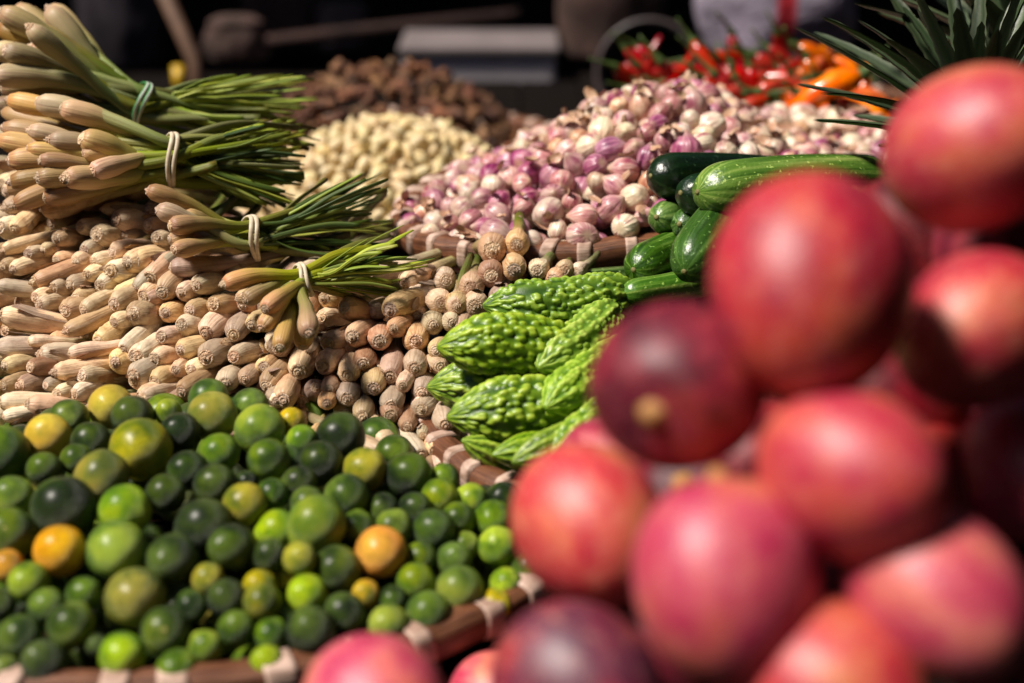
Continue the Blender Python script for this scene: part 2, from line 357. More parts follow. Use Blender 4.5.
tag(wallbox('front_blocker', (-6, -3.2, 0), (6, -3.0, 3.3), M_BLOCKER), 'plain dark slab added out of view behind the camera to cut low sky light', 'wall')  # added behind the camera to block the low sky
tag(wallbox('side_blocker', (-2.5, -2.9, 0), (-2.44, 4.5, 3.1), M_BLOCKER), 'dark partition added out of view to cut sky light, lemongrass side', 'blocker')  # side slabs added out of view to deepen the shadows
tag(wallbox('side_blocker', (1.9, -2.9, 0), (1.96, 4.5, 2.6), M_BLOCKER), 'dark partition added out of view to cut sky light, mango side', 'blocker')
# ---------------------------------------------------------------- labels
ORD = ['nearest', 'second', 'third', 'fourth', 'fifth', 'sixth', 'seventh', 'eighth', 'ninth', 'tenth', 'eleventh', 'twelfth', 'thirteenth', 'fourteenth', 'fifteenth', 'sixteenth', 'seventeenth', 'eighteenth', 'nineteenth', 'twentieth']
DIRN = ['right of', 'upper right of', 'above', 'upper left of', 'left of', 'lower left of', 'below', 'lower right of']
USED = set()
def label_all(items, noun, marks, group):
    """items: (object, look). each gets the rank it holds among its kind in one direction from a named landmark"""
    pos = [proj(o.matrix_basis.translation if o.parent is None else o.location) for o, _ in items]
    cand = [[] for _ in items]
    for mx, my, ph in marks:
        sect = {}
        for i, (x, y) in enumerate(pos):
            dx, dy = x - mx, my - y; r = math.hypot(dx, dy)
            if r < 3: continue
            s = int(round(math.degrees(math.atan2(dy, dx)) / 45)) % 8
            sect.setdefault(s, []).append((r, i))
        for s, L in sect.items():
            L.sort()
            for k, (r, i) in enumerate(L[:20]): cand[i].append((k * 30 + r, f'{ORD[k]} {DIRN[s]} {ph}'))
    for i, (o, look) in enumerate(items):
        lab = None
        for c in sorted(cand[i]):
            t = f'{look} {noun}, {c[1]}'
            if t not in USED and len(t.split()) <= 16: lab = t; break
        if lab is None: lab = f'{look} {noun} lying deep between the others of its heap'
        else: USED.add(lab)
        tag(o, lab, noun if ' ' not in noun else noun, group)

# ---------------------------------------------------------------- baskets
def basket(loc, rx, ry, depth, label, tilt=(0, 0), rr=.011, rim_h=1.15, nb=34, phase=0, rot=0, bw=.0065):
    root = link('bamboo_basket', None, loc=loc); root.rotation_euler = (tilt[0], tilt[1], rot)
    tag(root, label, 'basket', 'round bamboo baskets')
    N = 160; rows = []
    prof = [(1.0, 0), (1.0, -.012), (.97, -depth * .45), (.90, -depth * .8), (.78, -depth), (.3, -depth), (.28, -depth + .004), (.76, -depth + .004), (.885, -depth * .78), (.955, -depth * .42), (.982, -.010)]
    for s, z in prof: rows.append([(rx * s * math.cos(2 * PI * j / 72), ry * s * math.sin(2 * PI * j / 72), z) for j in range(72)])
    V, F, U = grid(rows, False, False)
    F.append(tuple(5 * 72 + j for j in range(72)))
    link('woven_body', mesh('woven_body', V, F, M_WEAVE, U), root)
    parts = []
    for k, (off, dz, hh) in enumerate(((-.006, .0, rr), (.006, .0, rr), (0, .007, rr * .55))):   # two hoops and a capping strip
        rows = []
        for j in range(12):
            a = 2 * PI * j / 12
            ex = off + math.copysign(abs(math.cos(a)) ** .6, math.cos(a)) * (rr * .52 if k < 2 else rr * .8); ez = dz + math.copysign(abs(math.sin(a)) ** .6, math.sin(a)) * hh
            rows.append([((rx + ex) * math.cos(t), (ry + ex) * math.sin(t), ez + .0012 * math.sin(9 * t + k) + .0008 * math.sin(31 * t)) for t in [2 * PI * i / N for i in range(N)]])
        rows.append(rows[0]); V, F, U = grid(rows, False, False); U = [(u, v + k * .37) for u, v in U]; parts.append((V, F, U))
    link('rim', mesh('rim', *(lambda x: (x[0], x[1], M_RIM, x[2]))(join(parts))), root)
    rs = random.Random(int(rx * 1000))
    for b in range(nb):
        t0 = 2 * PI * (b + phase) / nb + rs.uniform(-.025, .025); w = rs.uniform(.8, 1.2) * bw / rx; V, F, U = [], [], []
        sl = rs.uniform(-.012, .012)
        rows = []
        for i in range(7):
            u = -1 + 2 * i / 6; ring = []
            for j in range(16):
                a = 2 * PI * j / 16; cc, ss = math.cos(a), math.sin(a)
                ex = math.copysign(abs(cc) ** .55, cc) * (rr * .52 + .0078); ez = math.copysign(abs(ss) ** .55, ss) * (rr + .0025) + .0015
                t = t0 + w * u + sl * ss
                e = 0 if abs(u) < .9 else -.0006
                ring.append(((rx + ex + e) * math.cos(t), (ry + ex + e) * math.sin(t), ez))
            rows.append(ring)
        V, F, U = grid(rows)
        link('binding', mesh('binding', V, F, M_BIND, U), root)
    return root
LB = (-.27, .985, CZ - .532); basket(LB, .335, .250, .06, 'wide shallow bamboo basket heaped with green limes', nb=40, phase=.3, bw=.0085)
MB = (.17, 1.135, CZ - .515); basket(MB, .25, .24, .07, 'round bamboo basket holding the bitter melons', nb=46, rr=.0105, tilt=(0, R(1)), bw=.0045)
SB = (.17, 1.49, CZ - .413); SROT, STILT = R(32), R(3); basket(SB, .31, .185, .075, 'oval bamboo basket heaped with pink shallots behind the bitter melons', tilt=(0, -STILT), rr=.0125, nb=38, phase=.2, rot=SROT, bw=.0068)

# ---------------------------------------------------------------- limes
def lime_mesh(name, mat, seed):
    r = random.Random(seed); n, m = 28, 20; rows = []; el = r.uniform(.94, 1.12); nip = r.uniform(.03, .10); o = Vector((r.uniform(0, 9),) * 3)
    for i in range(m + 1):
        th = PI * (.02 + .96 * i / m); z = math.cos(th); rad = math.sin(th)
        ring = []
        for j in range(n):
            ph = 2 * PI * j / n; p = Vector((rad * math.cos(ph), rad * math.sin(ph), z))
            k = 1 + .03 * noise.noise(p * 1.3 + o) + .010 * noise.noise(p * 4 + o)
            zz = p.z * el + nip * math.exp(-((1 - p.z) / .06)) + .03 * math.exp(-((1 + p.z) / .02))
            ring.append((p.x * k, p.y * k, zz * k))
        rows.append(ring)
    rows = rows[::-1]; V, F, U = grid(rows)
    me = mesh(name, V, F, mat, U); return me
LM = {c: [lime_mesh('lime_' + LIMEN[c].replace(' ', '_'), LIME[c], 10 * i + ord(c)) for i in range(3)] for c in LIME}
def scar_mesh():
    V, F, U = [], [], []
    rows = []
    for r_, z in ((.12, -.02), (.115, .012), (.07, .02), (.03, .008)):
        rows.append([(r_ * (1 + .28 * (j % 2)) * math.cos(2 * PI * j / 10), r_ * (1 + .28 * (j % 2)) * math.sin(2 * PI * j / 10), z) for j in range(10)])
    V, F, U = grid(rows); return mesh('stem_scar', V, F, M_SCAR, U)
ME_SCAR = scar_mesh()
Z6 = [(250,60,50,'Y'),(300,85,48,'D'),(150,92,45,'G'),(100,128,52,'Y'),(20,160,62,'G'),(205,140,45,'D'),(172,178,35,'G'),(100,205,40,'D'),(320,155,70,'M'),
(225,225,60,'M'),(380,75,30,'L'),(408,118,45,'D'),(470,42,45,'G'),(475,85,57,'M'),(565,60,42,'G'),(588,112,57,'L'),(655,95,32,'Y'),(495,165,45,'L'),(635,185,42,'G'),
(425,205,45,'D'),(490,235,48,'D'),(555,225,26,'D'),(640,250,36,'G'),(365,260,45,'D'),(290,290,58,'L'),(30,262,45,'L'),(140,290,72,'D'),(30,345,60,'G'),(478,330,62,'D'),
(583,300,50,'M'),(655,335,48,'L'),(265,385,68,'L'),(130,390,58,'O'),(405,410,58,'D'),(60,455,45,'L'),(490,425,38,'M'),(555,405,52,'D'),(20,420,38,'O'),(645,430,32,'Y'),
(600,380,24,'L'),(185,485,40,'G'),(118,515,42,'G'),(310,495,68,'M'),(420,525,36,'D'),(525,500,45,'D'),(590,485,38,'M'),(165,565,52,'G'),(50,590,50,'G'),
(100,628,52,'D'),(270,615,52,'L'),(385,580,55,'G'),(490,585,38,'L'),(527,560,42,'G'),(605,592,40,'L'),(660,535,32,'D'),(392,622,45,'L'),(8,500,36,'D'),(15,650,35,'G'),(210,590,26,'D')]
Z7 = [(215,90,55,'D'),(125,105,35,'L'),(75,150,50,'G'),(170,160,50,'D'),(270,170,50,'M'),(375,185,52,'D'),(460,190,35,'G'),(95,215,40,'D'),(165,240,38,'G'),(245,245,52,'G'),
(450,240,42,'L'),(310,260,35,'D'),(395,265,38,'D'),(525,240,36,'L'),(610,250,42,'D'),(120,315,70,'L'),(345,300,42,'G'),(250,318,42,'G'),(455,320,48,'D'),(510,288,38,'G'),
(590,290,45,'G'),(400,380,38,'G'),(315,378,58,'O'),(215,390,55,'G'),(528,355,32,'L'),(580,360,45,'L'),(20,390,40,'D'),(90,412,42,'M'),(125,455,45,'L'),(30,480,45,'M'),
(400,450,42,'L'),(505,443,52,'L'),(488,400,40,'G'),(335,490,32,'D'),(275,485,32,'Y'),(225,510,45,'D'),(140,530,55,'D'),(430,492,50,'G'),(335,525,45,'L'),(572,485,38,'Y'),
(620,440,36,'L'),(45,575,40,'G'),(640,330,40,'D'),(650,400,40,'G')]
spec = [(x * .4438, 380 + y * .4438, r * .4438, c) for x, y, r, c in Z6] + [(250 + x * .4144, 400 + y * .4144, r * .4144, c) for x, y, r, c in Z7]
def lime_h(x, y):
    u = (x - LB[0]) / .33; v = (y - LB[1]) / .24; q = u * u + v * v
    return CZ - .525 + .055 * max(-.6, 1 - q ** 1.2)
def hit(px, py, h, d0=.7, d1=1.6):
    lo, hi = d0, d1
    for _ in range(30):
        m = (lo + hi) / 2; p = P(px, py, m)
        if p.z > h(p.x, p.y): lo = m
        else: hi = m
    return lo
pts, rad, cls = [], [], []
for px, py, rp, c in spec:
    d = hit(px, py, lime_h); d -= rp * d / FPX * .35
    pts.append(P(px, py, d)); rad.append(rp * d / FPX * (1.10 if px > 300 else 1.02)); cls.append(c)
X = np.array([tuple(p) for p in pts]); RR = np.array(rad); nv = len(X)
# fill the gaps beneath with further limes
fill = []
for _ in range(12000):
    if len(fill) > 180: break
    x = random.uniform(LB[0] - .30, LB[0] + .30); y = random.uniform(LB[1] - .21, LB[1] + .23); r = random.uniform(.0165, .0195)
    if ((x - LB[0]) / .30) ** 2 + ((y - LB[1]) / .215) ** 2 > 1: continue
    z = lime_h(x, y) - random.uniform(.024, .045); p = np.array((x, y, z))
    if z - r < LB[2] - .055: continue
    if np.any(np.linalg.norm(X - p, axis=1) < (RR + r) * .86): continue
    if len(fill) and np.any(np.linalg.norm(np.array([q[0] for q in fill]) - p, axis=1) < (np.array([q[1] for q in fill]) + r) * .88): continue
    fill.append((p, r))
if fill:
    X = np.vstack([X, [f[0] for f in fill]]); RR = np.append(RR, [f[1] for f in fill]); cls += [random.choice('DDDGGGM') for _ in fill]
def relax(X, RR, it=60, k=.95, w=None):
    X = X.copy(); w = np.ones(len(X)) if w is None else w
    for _ in range(it):
        D = X[:, None] - X[None]; L = np.linalg.norm(D, axis=2) + 1e-9; np.fill_diagonal(L, 9)
        ov = np.maximum(0, (RR[:, None] + RR[None]) * k - L); f = (D / L[..., None]) * (ov * .35)[..., None]
        X += np.sum(f * (w[:, None] / (w[:, None] + w[None]) * 2)[..., None], axis=1)
    return X
w = np.ones(len(X)); w[:nv] = .35
X = relax(X, RR, 50, .96, w)
limes = []
for i, (p, r, c) in enumerate(zip(X, RR, cls)):
    q = Quaternion((random.gauss(0, 1), random.gauss(0, 1), random.gauss(0, 1), random.gauss(0, 1))).normalized()
    if random.random() < .3:   # stem end turned to the light, as many in the basket show
        q = frame((random.uniform(-.6, .5), random.uniform(-1, .2), random.uniform(.2, 1)))
    o = link('lime', LM[c][i % 3], None, tuple(p), q, float(r))
    link('stem_scar', ME_SCAR, o, (0, 0, -.955 if i % 3 else -.95), Quaternion((1, 0, 0), PI))
    sz = 'large' if r > .0235 else ('small' if r < .0155 else '')
    limes.append((o, (sz + ' ' + LIMEN[c]).strip()))
marks = [(58, 553, 'the orange lime towards the left edge'), (381, 557, 'the orange lime in the middle'), (111, 407, 'the yellow lime touching the lemongrass'), (340, 437, 'the dark lime under the lemongrass'),
 (137, 600, 'the big olive lime near the front'), (300, 530, 'the big bright lime in the middle'), (62, 508, 'the big dark lime at the left'), (142, 449, 'the big olive lime at the back'),
 (261, 430, 'the bright lime at the back edge'), (100, 480, 'the yellowish lime at the left'), (258, 513, 'the olive lime left of centre'), (438, 536, 'the dark lime near the mangoes'), (461, 584, 'the light lime beside the mangoes'),
 (308, 620, 'the dark lime near the front rim'), (205, 418, 'the half yellow lime at the back'), (465, 620, 'the bare rim by the mangoes'), (480, 480, 'the melon basket rim'), (171, 637, 'the light lime on the front rim'), (210, 530, 'the dark lime with yellow nub'), (30, 640, 'the green lime at the lower left corner'), (400, 600, 'the light lime beyond the lone mango'), (230, 585, 'the gap in the heap middle'), (60, 600, 'the front left of the heap'), (340, 490, 'the pile under the dark lime'), (430, 480, 'the limes by the melon basket')]
label_all(limes, 'lime', marks, 'limes heaped in the front basket')

# ---------------------------------------------------------------- lemongrass
def bulb_prof(s, seed):
    """radius (units of bulb radius) at s bulb radii from the cut end"""
    pts_ = [(0, .58), (.2, .72), (.65, .92), (1.4, 1.0), (2.6, 1.0), (5.0, .76), (8, .56), (12, .46), (24, .38)]
    for (a, ra), (b, rb) in zip(pts_, pts_[1:]):
        if s <= b: u = (s - a) / (b - a); u = u * u * (3 - 2 * u); return ra + (rb - ra) * u
    return .42
def stalk_mesh(name, mat, seed, L=19, bend=.0):
    r = random.Random(seed); n = 18; m = 30; rows = []; o = Vector((r.uniform(0, 50), 3, 1)); rid = [r.uniform(0, 2 * PI) for _ in range(3)]
    node = r.uniform(.9, 1.4); bx, by = r.uniform(-bend, bend), r.uniform(-bend, bend); ov = r.uniform(.9, 1.1)
    for i in range(m + 1):
        s = L * (i / m) ** 1.7; k = bulb_prof(s, 0)
        if abs(s - node) < .35: k *= 1 - .05 * (1 - abs(s - node) / .35)
        cx = bx * (s / 6) ** 2 + .10 * noise.noise(Vector((s * .35, seed, 0))); cy = by * (s / 6) ** 2 + .10 * noise.noise(Vector((s * .35, seed, 9)))
        ring = []
        for j in range(n):
            a = 2 * PI * j / n; kk = k * (1 + .07 * noise.noise(Vector((math.cos(a) * 1.1, math.sin(a) * 1.1, s * .35)) + o))
            for q, am in zip(rid, (.09, .06, .05)):      # edges of the overlapping sheaths
                da = (a - q - s * .06) % (2 * PI); kk *= 1 + am * max(0, 1 - da / 1.6) - (.05 if da > 6.05 else 0)
            ring.append((cx + kk * math.cos(a) * ov, cy + kk * math.sin(a) / ov, s))
        rows.append(ring)
    V, F, U = grid(rows); return mesh(name, V, F, mat, U)
def cut_mesh(seed):
    r = random.Random(seed); rows = []; n = 14
    h1, h2 = r.uniform(.05, .3), r.uniform(.02, .22); prof = [(.58, .12), (.56, -.05), (.48, -.10), (.43, -.06), (.36, -.06), (.32, -.06 - h1), (.23, -.10 - h1), (.19, -.06 - h1 + .04), (.10, -.08 - h1 - h2), (.03, -.08 - h1 - h2)]
    off = r.uniform(0, 9); tl = r.uniform(-.4, .4)
    for q, z in prof: rows.append([(q * (1 + .13 * noise.noise(Vector((math.cos(2 * PI * j / n), math.sin(2 * PI * j / n), off + z * 2)))) * math.cos(2 * PI * j / n), q * math.sin(2 * PI * j / n), z + tl * q * .5 * math.cos(2 * PI * j / n)) for j in range(n)])
    V, F, U = grid(rows, False, True); return mesh('cut_end', V, F, M_CUT, U)
CUTS = [cut_mesh(i) for i in range(5)]
def sheath_mesh(seed):
    r = random.Random(seed + 77); rows = []
    n, m = 7, 10; a0 = r.uniform(0, 6); V, F, U = [], [], []
    for side in (0, 1):
        for i in range(m + 1):
            s = .6 + 6 * i / m; lift = .04 + .40 * max(0, 1 - i / 3.0) * r.uniform(.6, 1.1) - side * .03; w_ = 1.1 * math.sin(PI * min(1, (i + 1) / (m * .7)) / 2) * (1 if i < m else .3)
            for j in range(n):
                a = a0 + (j / (n - 1) - .5) * w_; k = bulb_prof(s, 0) * 1.03 + lift
                V.append((k * math.cos(a), k * math.sin(a), s + .12 * math.sin(j * 2.1))); U.append((j / n, i / m * .4))
    o = (m + 1) * n
    for i in range(m):
        for j in range(n - 1):
            a = i * n + j; F.append((a, a + 1, a + n + 1, a + n)); F.append((o + a, o + a + n, o + a + n + 1, o + a + 1))
    return mesh('sheath', V, F, M_STALK[1], U)
SHEATHS = [sheath_mesh(i) for i in range(3)]
LGM = [[stalk_mesh('lemongrass_stalk', M_STALK[c], 5 * c + i, 20, .35 if i % 2 else .1) for i in range(4)] for c in range(3)]
def Z(ox, oy, sc, L): return [(ox + x * sc, oy + y * sc, r * sc, a, f) for x, y, r, a, f in L]
lg = Z(0, 180, .1756, [(85,280,55,60,.8),(245,170,62,8,.95),(590,165,42,-3,.9),(660,225,65,-20,.7),(840,262,50,0,.3),(455,265,50,-15,.6),(550,310,66,-10,.5),(320,335,50,-10,.6),(480,400,52,-10,.5),
 (640,410,52,15,.7),(725,470,70,20,.7),(320,460,50,0,.6),(430,465,52,0,.5),(535,465,50,10,.7),(630,520,72,0,.5),(75,510,50,30,.7),(15,490,45,20,.7),(200,580,62,10,.8),(495,540,52,15,.6),
 (300,620,60,5,.6),(400,600,60,10,.6),(570,600,60,15,.6),(665,660,62,25,.7),(775,620,50,35,.8),(845,540,52,20,.5),(30,160,58,15,.8),(0,270,62,0,.7),(20,400,40,10,.8),(200,668,50,0,.7),(-10,600,50,-10,.97),(430,675,50,0,.5),(160,420,45,0,.5),(240,400,42,0,.6)]) \
 + Z(130, 180, .1756, [(105,255,48,-10,.4),(155,325,54,-60,.4),(25,465,68,10,.7),(115,560,66,45,.6),(75,655,58,20,.5),(235,500,62,2,.95),(185,640,66,40,.5),(290,640,56,10,.5),(375,600,62,-10,.5)]) \
 + Z(0, 290, .1904, [(10,130,62,-7,.97),(205,80,52,0,.7),(345,110,62,10,.6),(440,110,55,25,.7),(600,75,58,20,.6),(700,125,72,-20,.4),(750,45,45,20,.4),(600,170,48,10,.5),(350,215,52,30,.8),(150,268,32,0,.9),
 (215,335,60,0,.85),(365,335,40,0,.9),(515,275,66,20,.7),(605,380,66,0,.4),(650,315,50,50,.6),(725,350,62,30,.4),(705,480,60,15,.5),(-10,300,60,-10,.9),(25,400,48,0,.8),(160,405,50,0,.7),
 (290,430,54,-5,.8),(430,450,62,-20,.6),(20,500,50,0,.7),(105,500,52,0,.6),(240,500,40,0,.7),(300,545,50,-5,.7),(390,550,52,0,.6),(5,590,52,-5,.9),(150,600,60,-3,.9),(740,560,54,0,.7),(440,650,40,10,.6),(20,668,40,0,.9),(250,660,45,0,.8),(590,600,50,0,.7)]) \
 + Z(130, 290, .1904, [(80,50,54,10,.5),(185,120,55,0,.3),(315,110,60,-5,.4),(440,75,68,-20,.5),(590,78,58,20,.6),(710,100,62,45,.6),(640,185,56,10,.6),(270,180,60,-40,.6),(165,245,55,-5,.5),(400,225,62,45,.5),
 (545,235,58,70,.4),(265,315,58,5,.6),(400,355,72,0,.3),(545,350,58,10,.5),(25,345,62,10,.5),(125,365,60,0,.5),(20,450,62,15,.6),(130,490,62,20,.5),(320,415,54,0,.5),(500,490,58,80,.3),(605,470,52,45,.2),
 (700,400,48,0,.1),(750,300,60,60,.4),(720,505,52,40,.5),(65,565,54,-5,.7),(270,535,58,30,.6),(185,620,50,45,.4),(770,580,42,90,.2),(240,420,50,0,.3)]) \
 + Z(260, 250, .2342, [(75,425,52,50,.6),(165,520,58,75,.6),(22,505,42,20,.3),(25,580,46,50,.5),(100,640,52,90,.3),(240,585,48,-105,.5),(295,595,36,90,.2),(285,655,40,90,.2),(290,400,50,10,.5),(360,245,50,-20,.6),
 (395,370,52,0,.2),(510,390,50,100,.1),(570,335,44,10,.3),(555,255,60,10,.6),(775,225,52,170,.3),(740,320,48,170,.1),(665,390,56,100,.1),(440,485,46,90,.1),(375,535,48,100,.25),(555,540,56,90,.4),
 (660,505,50,90,.1),(485,590,54,110,.3),(610,580,38,60,.3),(370,635,50,90,.3),(560,665,48,90,.25),(690,610,50,60,.2),(770,500,46,180,.3),(838,240,40,180,.2),(820,310,38,180,.2),(750,430,46,0,.2),(270,495,48,30,.3),(690,680,48,0,.2)]) \
 + Z(260, 340, .2049, [(500,375,54,100,.3),(640,368,54,95,.3),(720,422,48,90,.3),(805,335,50,175,.3),(795,465,30,90,.2),(625,515,58,150,.75),(600,560,42,165,.85),(785,565,58,145,.6),(905,415,54,120,.4),(855,540,50,100,.4),
 (265,465,28,90,.2),(510,530,30,100,.2),(825,620,32,90,.2),(75,295,54,100,.3),(200,640,50,90,.3),(420,620,50,100,.3),(680,640,44,120,.4),(880,620,40,120,.4),(900,240,48,120,.3),(960,330,46,120,.3)]) \
 + [(492,250,14,85,.28),(517,245,12,80,.25),(491,276,13,95,.2),(514,270,12,70,.25),(471,288,12,60,.3),(475,306,12,60,.3),(537,270,10,20,.22),(564,270,9,20,.2),(455,306,11,60,.3),(575,272,8,10,.6),(553,280,10,30,.5),(500,300,12,60,.3),(460,330,12,60,.3)]
def face_d(px, py):
    return 1.135 + (455 - py) * .00062 + .03 * (1 if px < 90 else max(0, 1 - (px - 90) / 150)) * .5
stalks = []
def put_stalk(px, py, rp, a, f, dd=0, green=False):
    d = face_d(px, py) + dd; r = rp * d / FPX; i = len(stalks)
    a += random.uniform(-11, 11); f = min(.98, max(.1, f + random.uniform(-.05, .05)))
    f = f if f > .78 else f * .72
    if 50 < a < 130: f *= .8
    rp = rp * 1.05; r *= 1.05
    dv = dirv(a, f); cl_ = 2 if px < 140 and random.random() < .6 else random.choice((0, 0, 1, 1, 2))
    o = link('lemongrass_stalk', random.choice(LGM[cl_]), None, P(px, py, d) , frame(dv, random.uniform(0, 6.28)), (r, r, r * (.45 if px > 440 and py < 320 else random.uniform(.75, 1.15))))
    link('cut_end', CUTS[i % 5], o, None, Quaternion((0, 0, 1), random.uniform(0, 6.28)), random.uniform(.85, 1.12))
    if random.random() < .5: link('sheath', random.choice(SHEATHS), o, q=Quaternion((0, 0, 1), random.uniform(0, 6)))
    tone = ('pinkish brown', 'pale straw')[cl_ == 2] if cl_ else 'beige'
    view = 'lying sideways' if f > .75 else ('slanting' if f > .42 else 'end-on')
    stalks.append((o, tone + ' ' + view)); return o
for e in lg: put_stalk(*e, dd=random.uniform(-.004, .006))
base = list(lg)
for _ in range(140):         # still deeper, closing the gaps of the pile
    px, py = random.uniform(-25, 130), random.uniform(165, 330)
    if min((px - e[0]) ** 2 + (py - e[1]) ** 2 for e in base if len(e) < 6) < 9 ** 2 or any(len(e) > 5 and (px - e[0]) ** 2 + (py - e[1]) ** 2 < 24 ** 2 for e in base): continue
    base.append((px, py, 12, 0, 0, 1)); put_stalk(px, py, 13, 8, .6, dd=random.uniform(.045, .06))
for _ in range(900):          # stalks further inside the pile, seen between the front ones
    px, py = random.uniform(-20, 480), random.uniform(190, 470)
    if py < 280 and px > 130 + (py - 190) * 1.2: continue
    if min((px - e[0]) ** 2 + (py - e[1]) ** 2 for e in base if len(e) < 6) < 15 ** 2: continue
    near = min(lg, key=lambda e: (px - e[0]) ** 2 + (py - e[1]) ** 2)
    base.append((px, py, 11, 0, 0)); put_stalk(px, py, random.uniform(9.5, 12), near[3], min(.6, near[4]), dd=random.uniform(.018, .028))
marks = [(111, 407, 'the yellow lime at the basket edge'), (340, 437, 'the dark lime under the stalks'), (437, 345, 'the middle melon tip'), (427, 385, 'the lower melon tip'), (483, 305, 'the top melon tip'), (300, 285, 'the rubber band with the hanging stalk'),
 (252, 240, 'the middle rubber band'), (261, 430, 'the bright lime by the pile'), (443, 440, 'the melon basket rim'), (0, 330, 'the long green stalk at the left edge'), (205, 355, 'the split stalk amid the pile'), (310, 320, 'the stalk hanging from the band'),
 (50, 420, 'the green limes at the left'), (135, 270, 'the pile bulge under the second bundle'), (62, 300, 'the pile shoulder at the left'), (190, 280, 'the long straight stalk below the third bundle'), (380, 340, 'the centre of the end-on stalks'),
 (100, 345, 'the stalk with peeled sheath'), (205, 410, 'the half yellow lime'), (530, 240, 'the shallot basket rim'), (40, 225, 'the green slanting stalk at the left'), (290, 400, 'the curved stalk above the limes'), (150, 200, 'the third bundle tip')]
label_all(stalks, 'lemongrass stalk', marks, 'lemongrass stalks stacked with their cut ends outward')

def px2(l): return P(*l)
BUNDLES = []
def bundle(label, bulbs, band, bandr, mid, tips, bandmat, smat, leafs, band_axis=None, n_extra=10, leafmats=(M_LEAF,), seed=1, bw=.0021):
    rs = random.Random(seed); C = P(*band)
    root = link('lemongrass_bundle', None, loc=C); tag(root, label, 'lemongrass bundle', 'tied bundles of lemongrass')
    tipc = P(*mid)
    ax = (tipc - P(*bulbs[0][:3])).normalized() if band_axis is None else band_axis.normalized()
    e1 = ax.orthogonal().normalized(); e2 = ax.cross(e1)
    allb = list(bulbs)
    for _ in range(n_extra):
        b = rs.choice(bulbs); allb.append((b[0] + rs.uniform(-14, 14), b[1] + rs.uniform(-4, 16), b[2] + rs.uniform(.02, .05), b[3] * rs.uniform(.8, 1)))
    for bx, by, bd, br in allb:
        br *= .84
        a = rs.uniform(0, 2 * PI); q = bandr * math.sqrt(rs.random()) * .72
        p0 = P(bx, by, bd); r = br * bd / FPX; pb = C + e1 * q * math.cos(a) + e2 * q * math.sin(a)
        tx, ty, td = tips(rs); p3 = P(tx, ty, td)
        pm = p0.lerp(pb, .45) + (pb - p0).length * Vector((0, .02, rs.uniform(-.02, .05)))
        mid2 = pb.lerp(p3, .5) + Vector((0, 0, rs.uniform(-.006, .012)))
        path = bez([p0, pm, pb, mid2, p3], 34); Lt = sum((b - a_).length for a_, b in zip(path, path[1:]))
        rad_ = lambda t, r=r, Lt=Lt: max(.0024, r * (bulb_prof(t * Lt / r, 0) if t * Lt / r < 12 else .5 * max(.45, 1 - (t * Lt / r - 12) / 24)))
        V, F, U = sweep([p - C for p in path], rad_, 14, 1, rs.uniform(0, 6), 0, lambda t: 1 if t < .5 else max(.35, 1 - (t - .5) * 1.6))
        V = [tuple(Vector(v) * 1 + Vector((0, 0, 0))) for v in V]
        st = link('stalk', mesh('stalk', V, F, smat, U), root)
        dr = (path[1] - path[0]).normalized()
        link('cut_end', rs.choice(CUTS), st, path[0] - C, frame(dr, rs.uniform(0, 6)), r)
        for _ in range(leafs):
            tx, ty, td = tips(rs); p3 = P(tx, ty, td); s0 = pb.lerp(p0, rs.uniform(0.0, .3)) * 1; s0 = s0.lerp(C, .2)
            m2 = C.lerp(p3, .35) + Vector((0, rs.uniform(-.004, .004), rs.uniform(-.002, .004)))
            m3 = C.lerp(p3, .7) + Vector((0, rs.uniform(-.006, .006), rs.uniform(-.003, .004)))
            w0 = rs.uniform(.0012, .0027)
            V, F, U = sweep([p - C for p in bez([s0, pb, m2, m3, p3], 20)], lambda t, w0=w0: w0 * (1 if t < .93 else .6 + (1 - t) * 5), 8, .4, rs.uniform(0, 6), rs.uniform(-1.5, 1.5))
            link('leaf', mesh('leaf', V, F, rs.choice(leafmats), U), st)
    N = 40; rows = []
    for i in range(N):
        t = 2 * PI * i / N; rr_ = bandr * .95 * (1 + .04 * math.sin(3 * t + seed)); c = (e1 * math.cos(t) + e2 * math.sin(t)) * rr_ + ax * (.003 * math.sin(2 * t))
        nrm = c.normalized(); rows.append([tuple(c + nrm * (bw * .6 * math.cos(2 * PI * j / 8)) + ax * (bw * math.sin(2 * PI * j / 8))) for j in range(8)])
    rows.append(rows[0]); V, F, U = grid(rows, False, False); q2 = Quaternion((e1 + e2 * .3).normalized(), .16); V2 = [tuple(q2 @ Vector(v) * 1.012 + ax * .002) for v in V]
    link('band', mesh('band', *(lambda x: (x[0], x[1], bandmat, x[2]))(join([(V, F, U), (V2, F, U)]))), root)
    return root
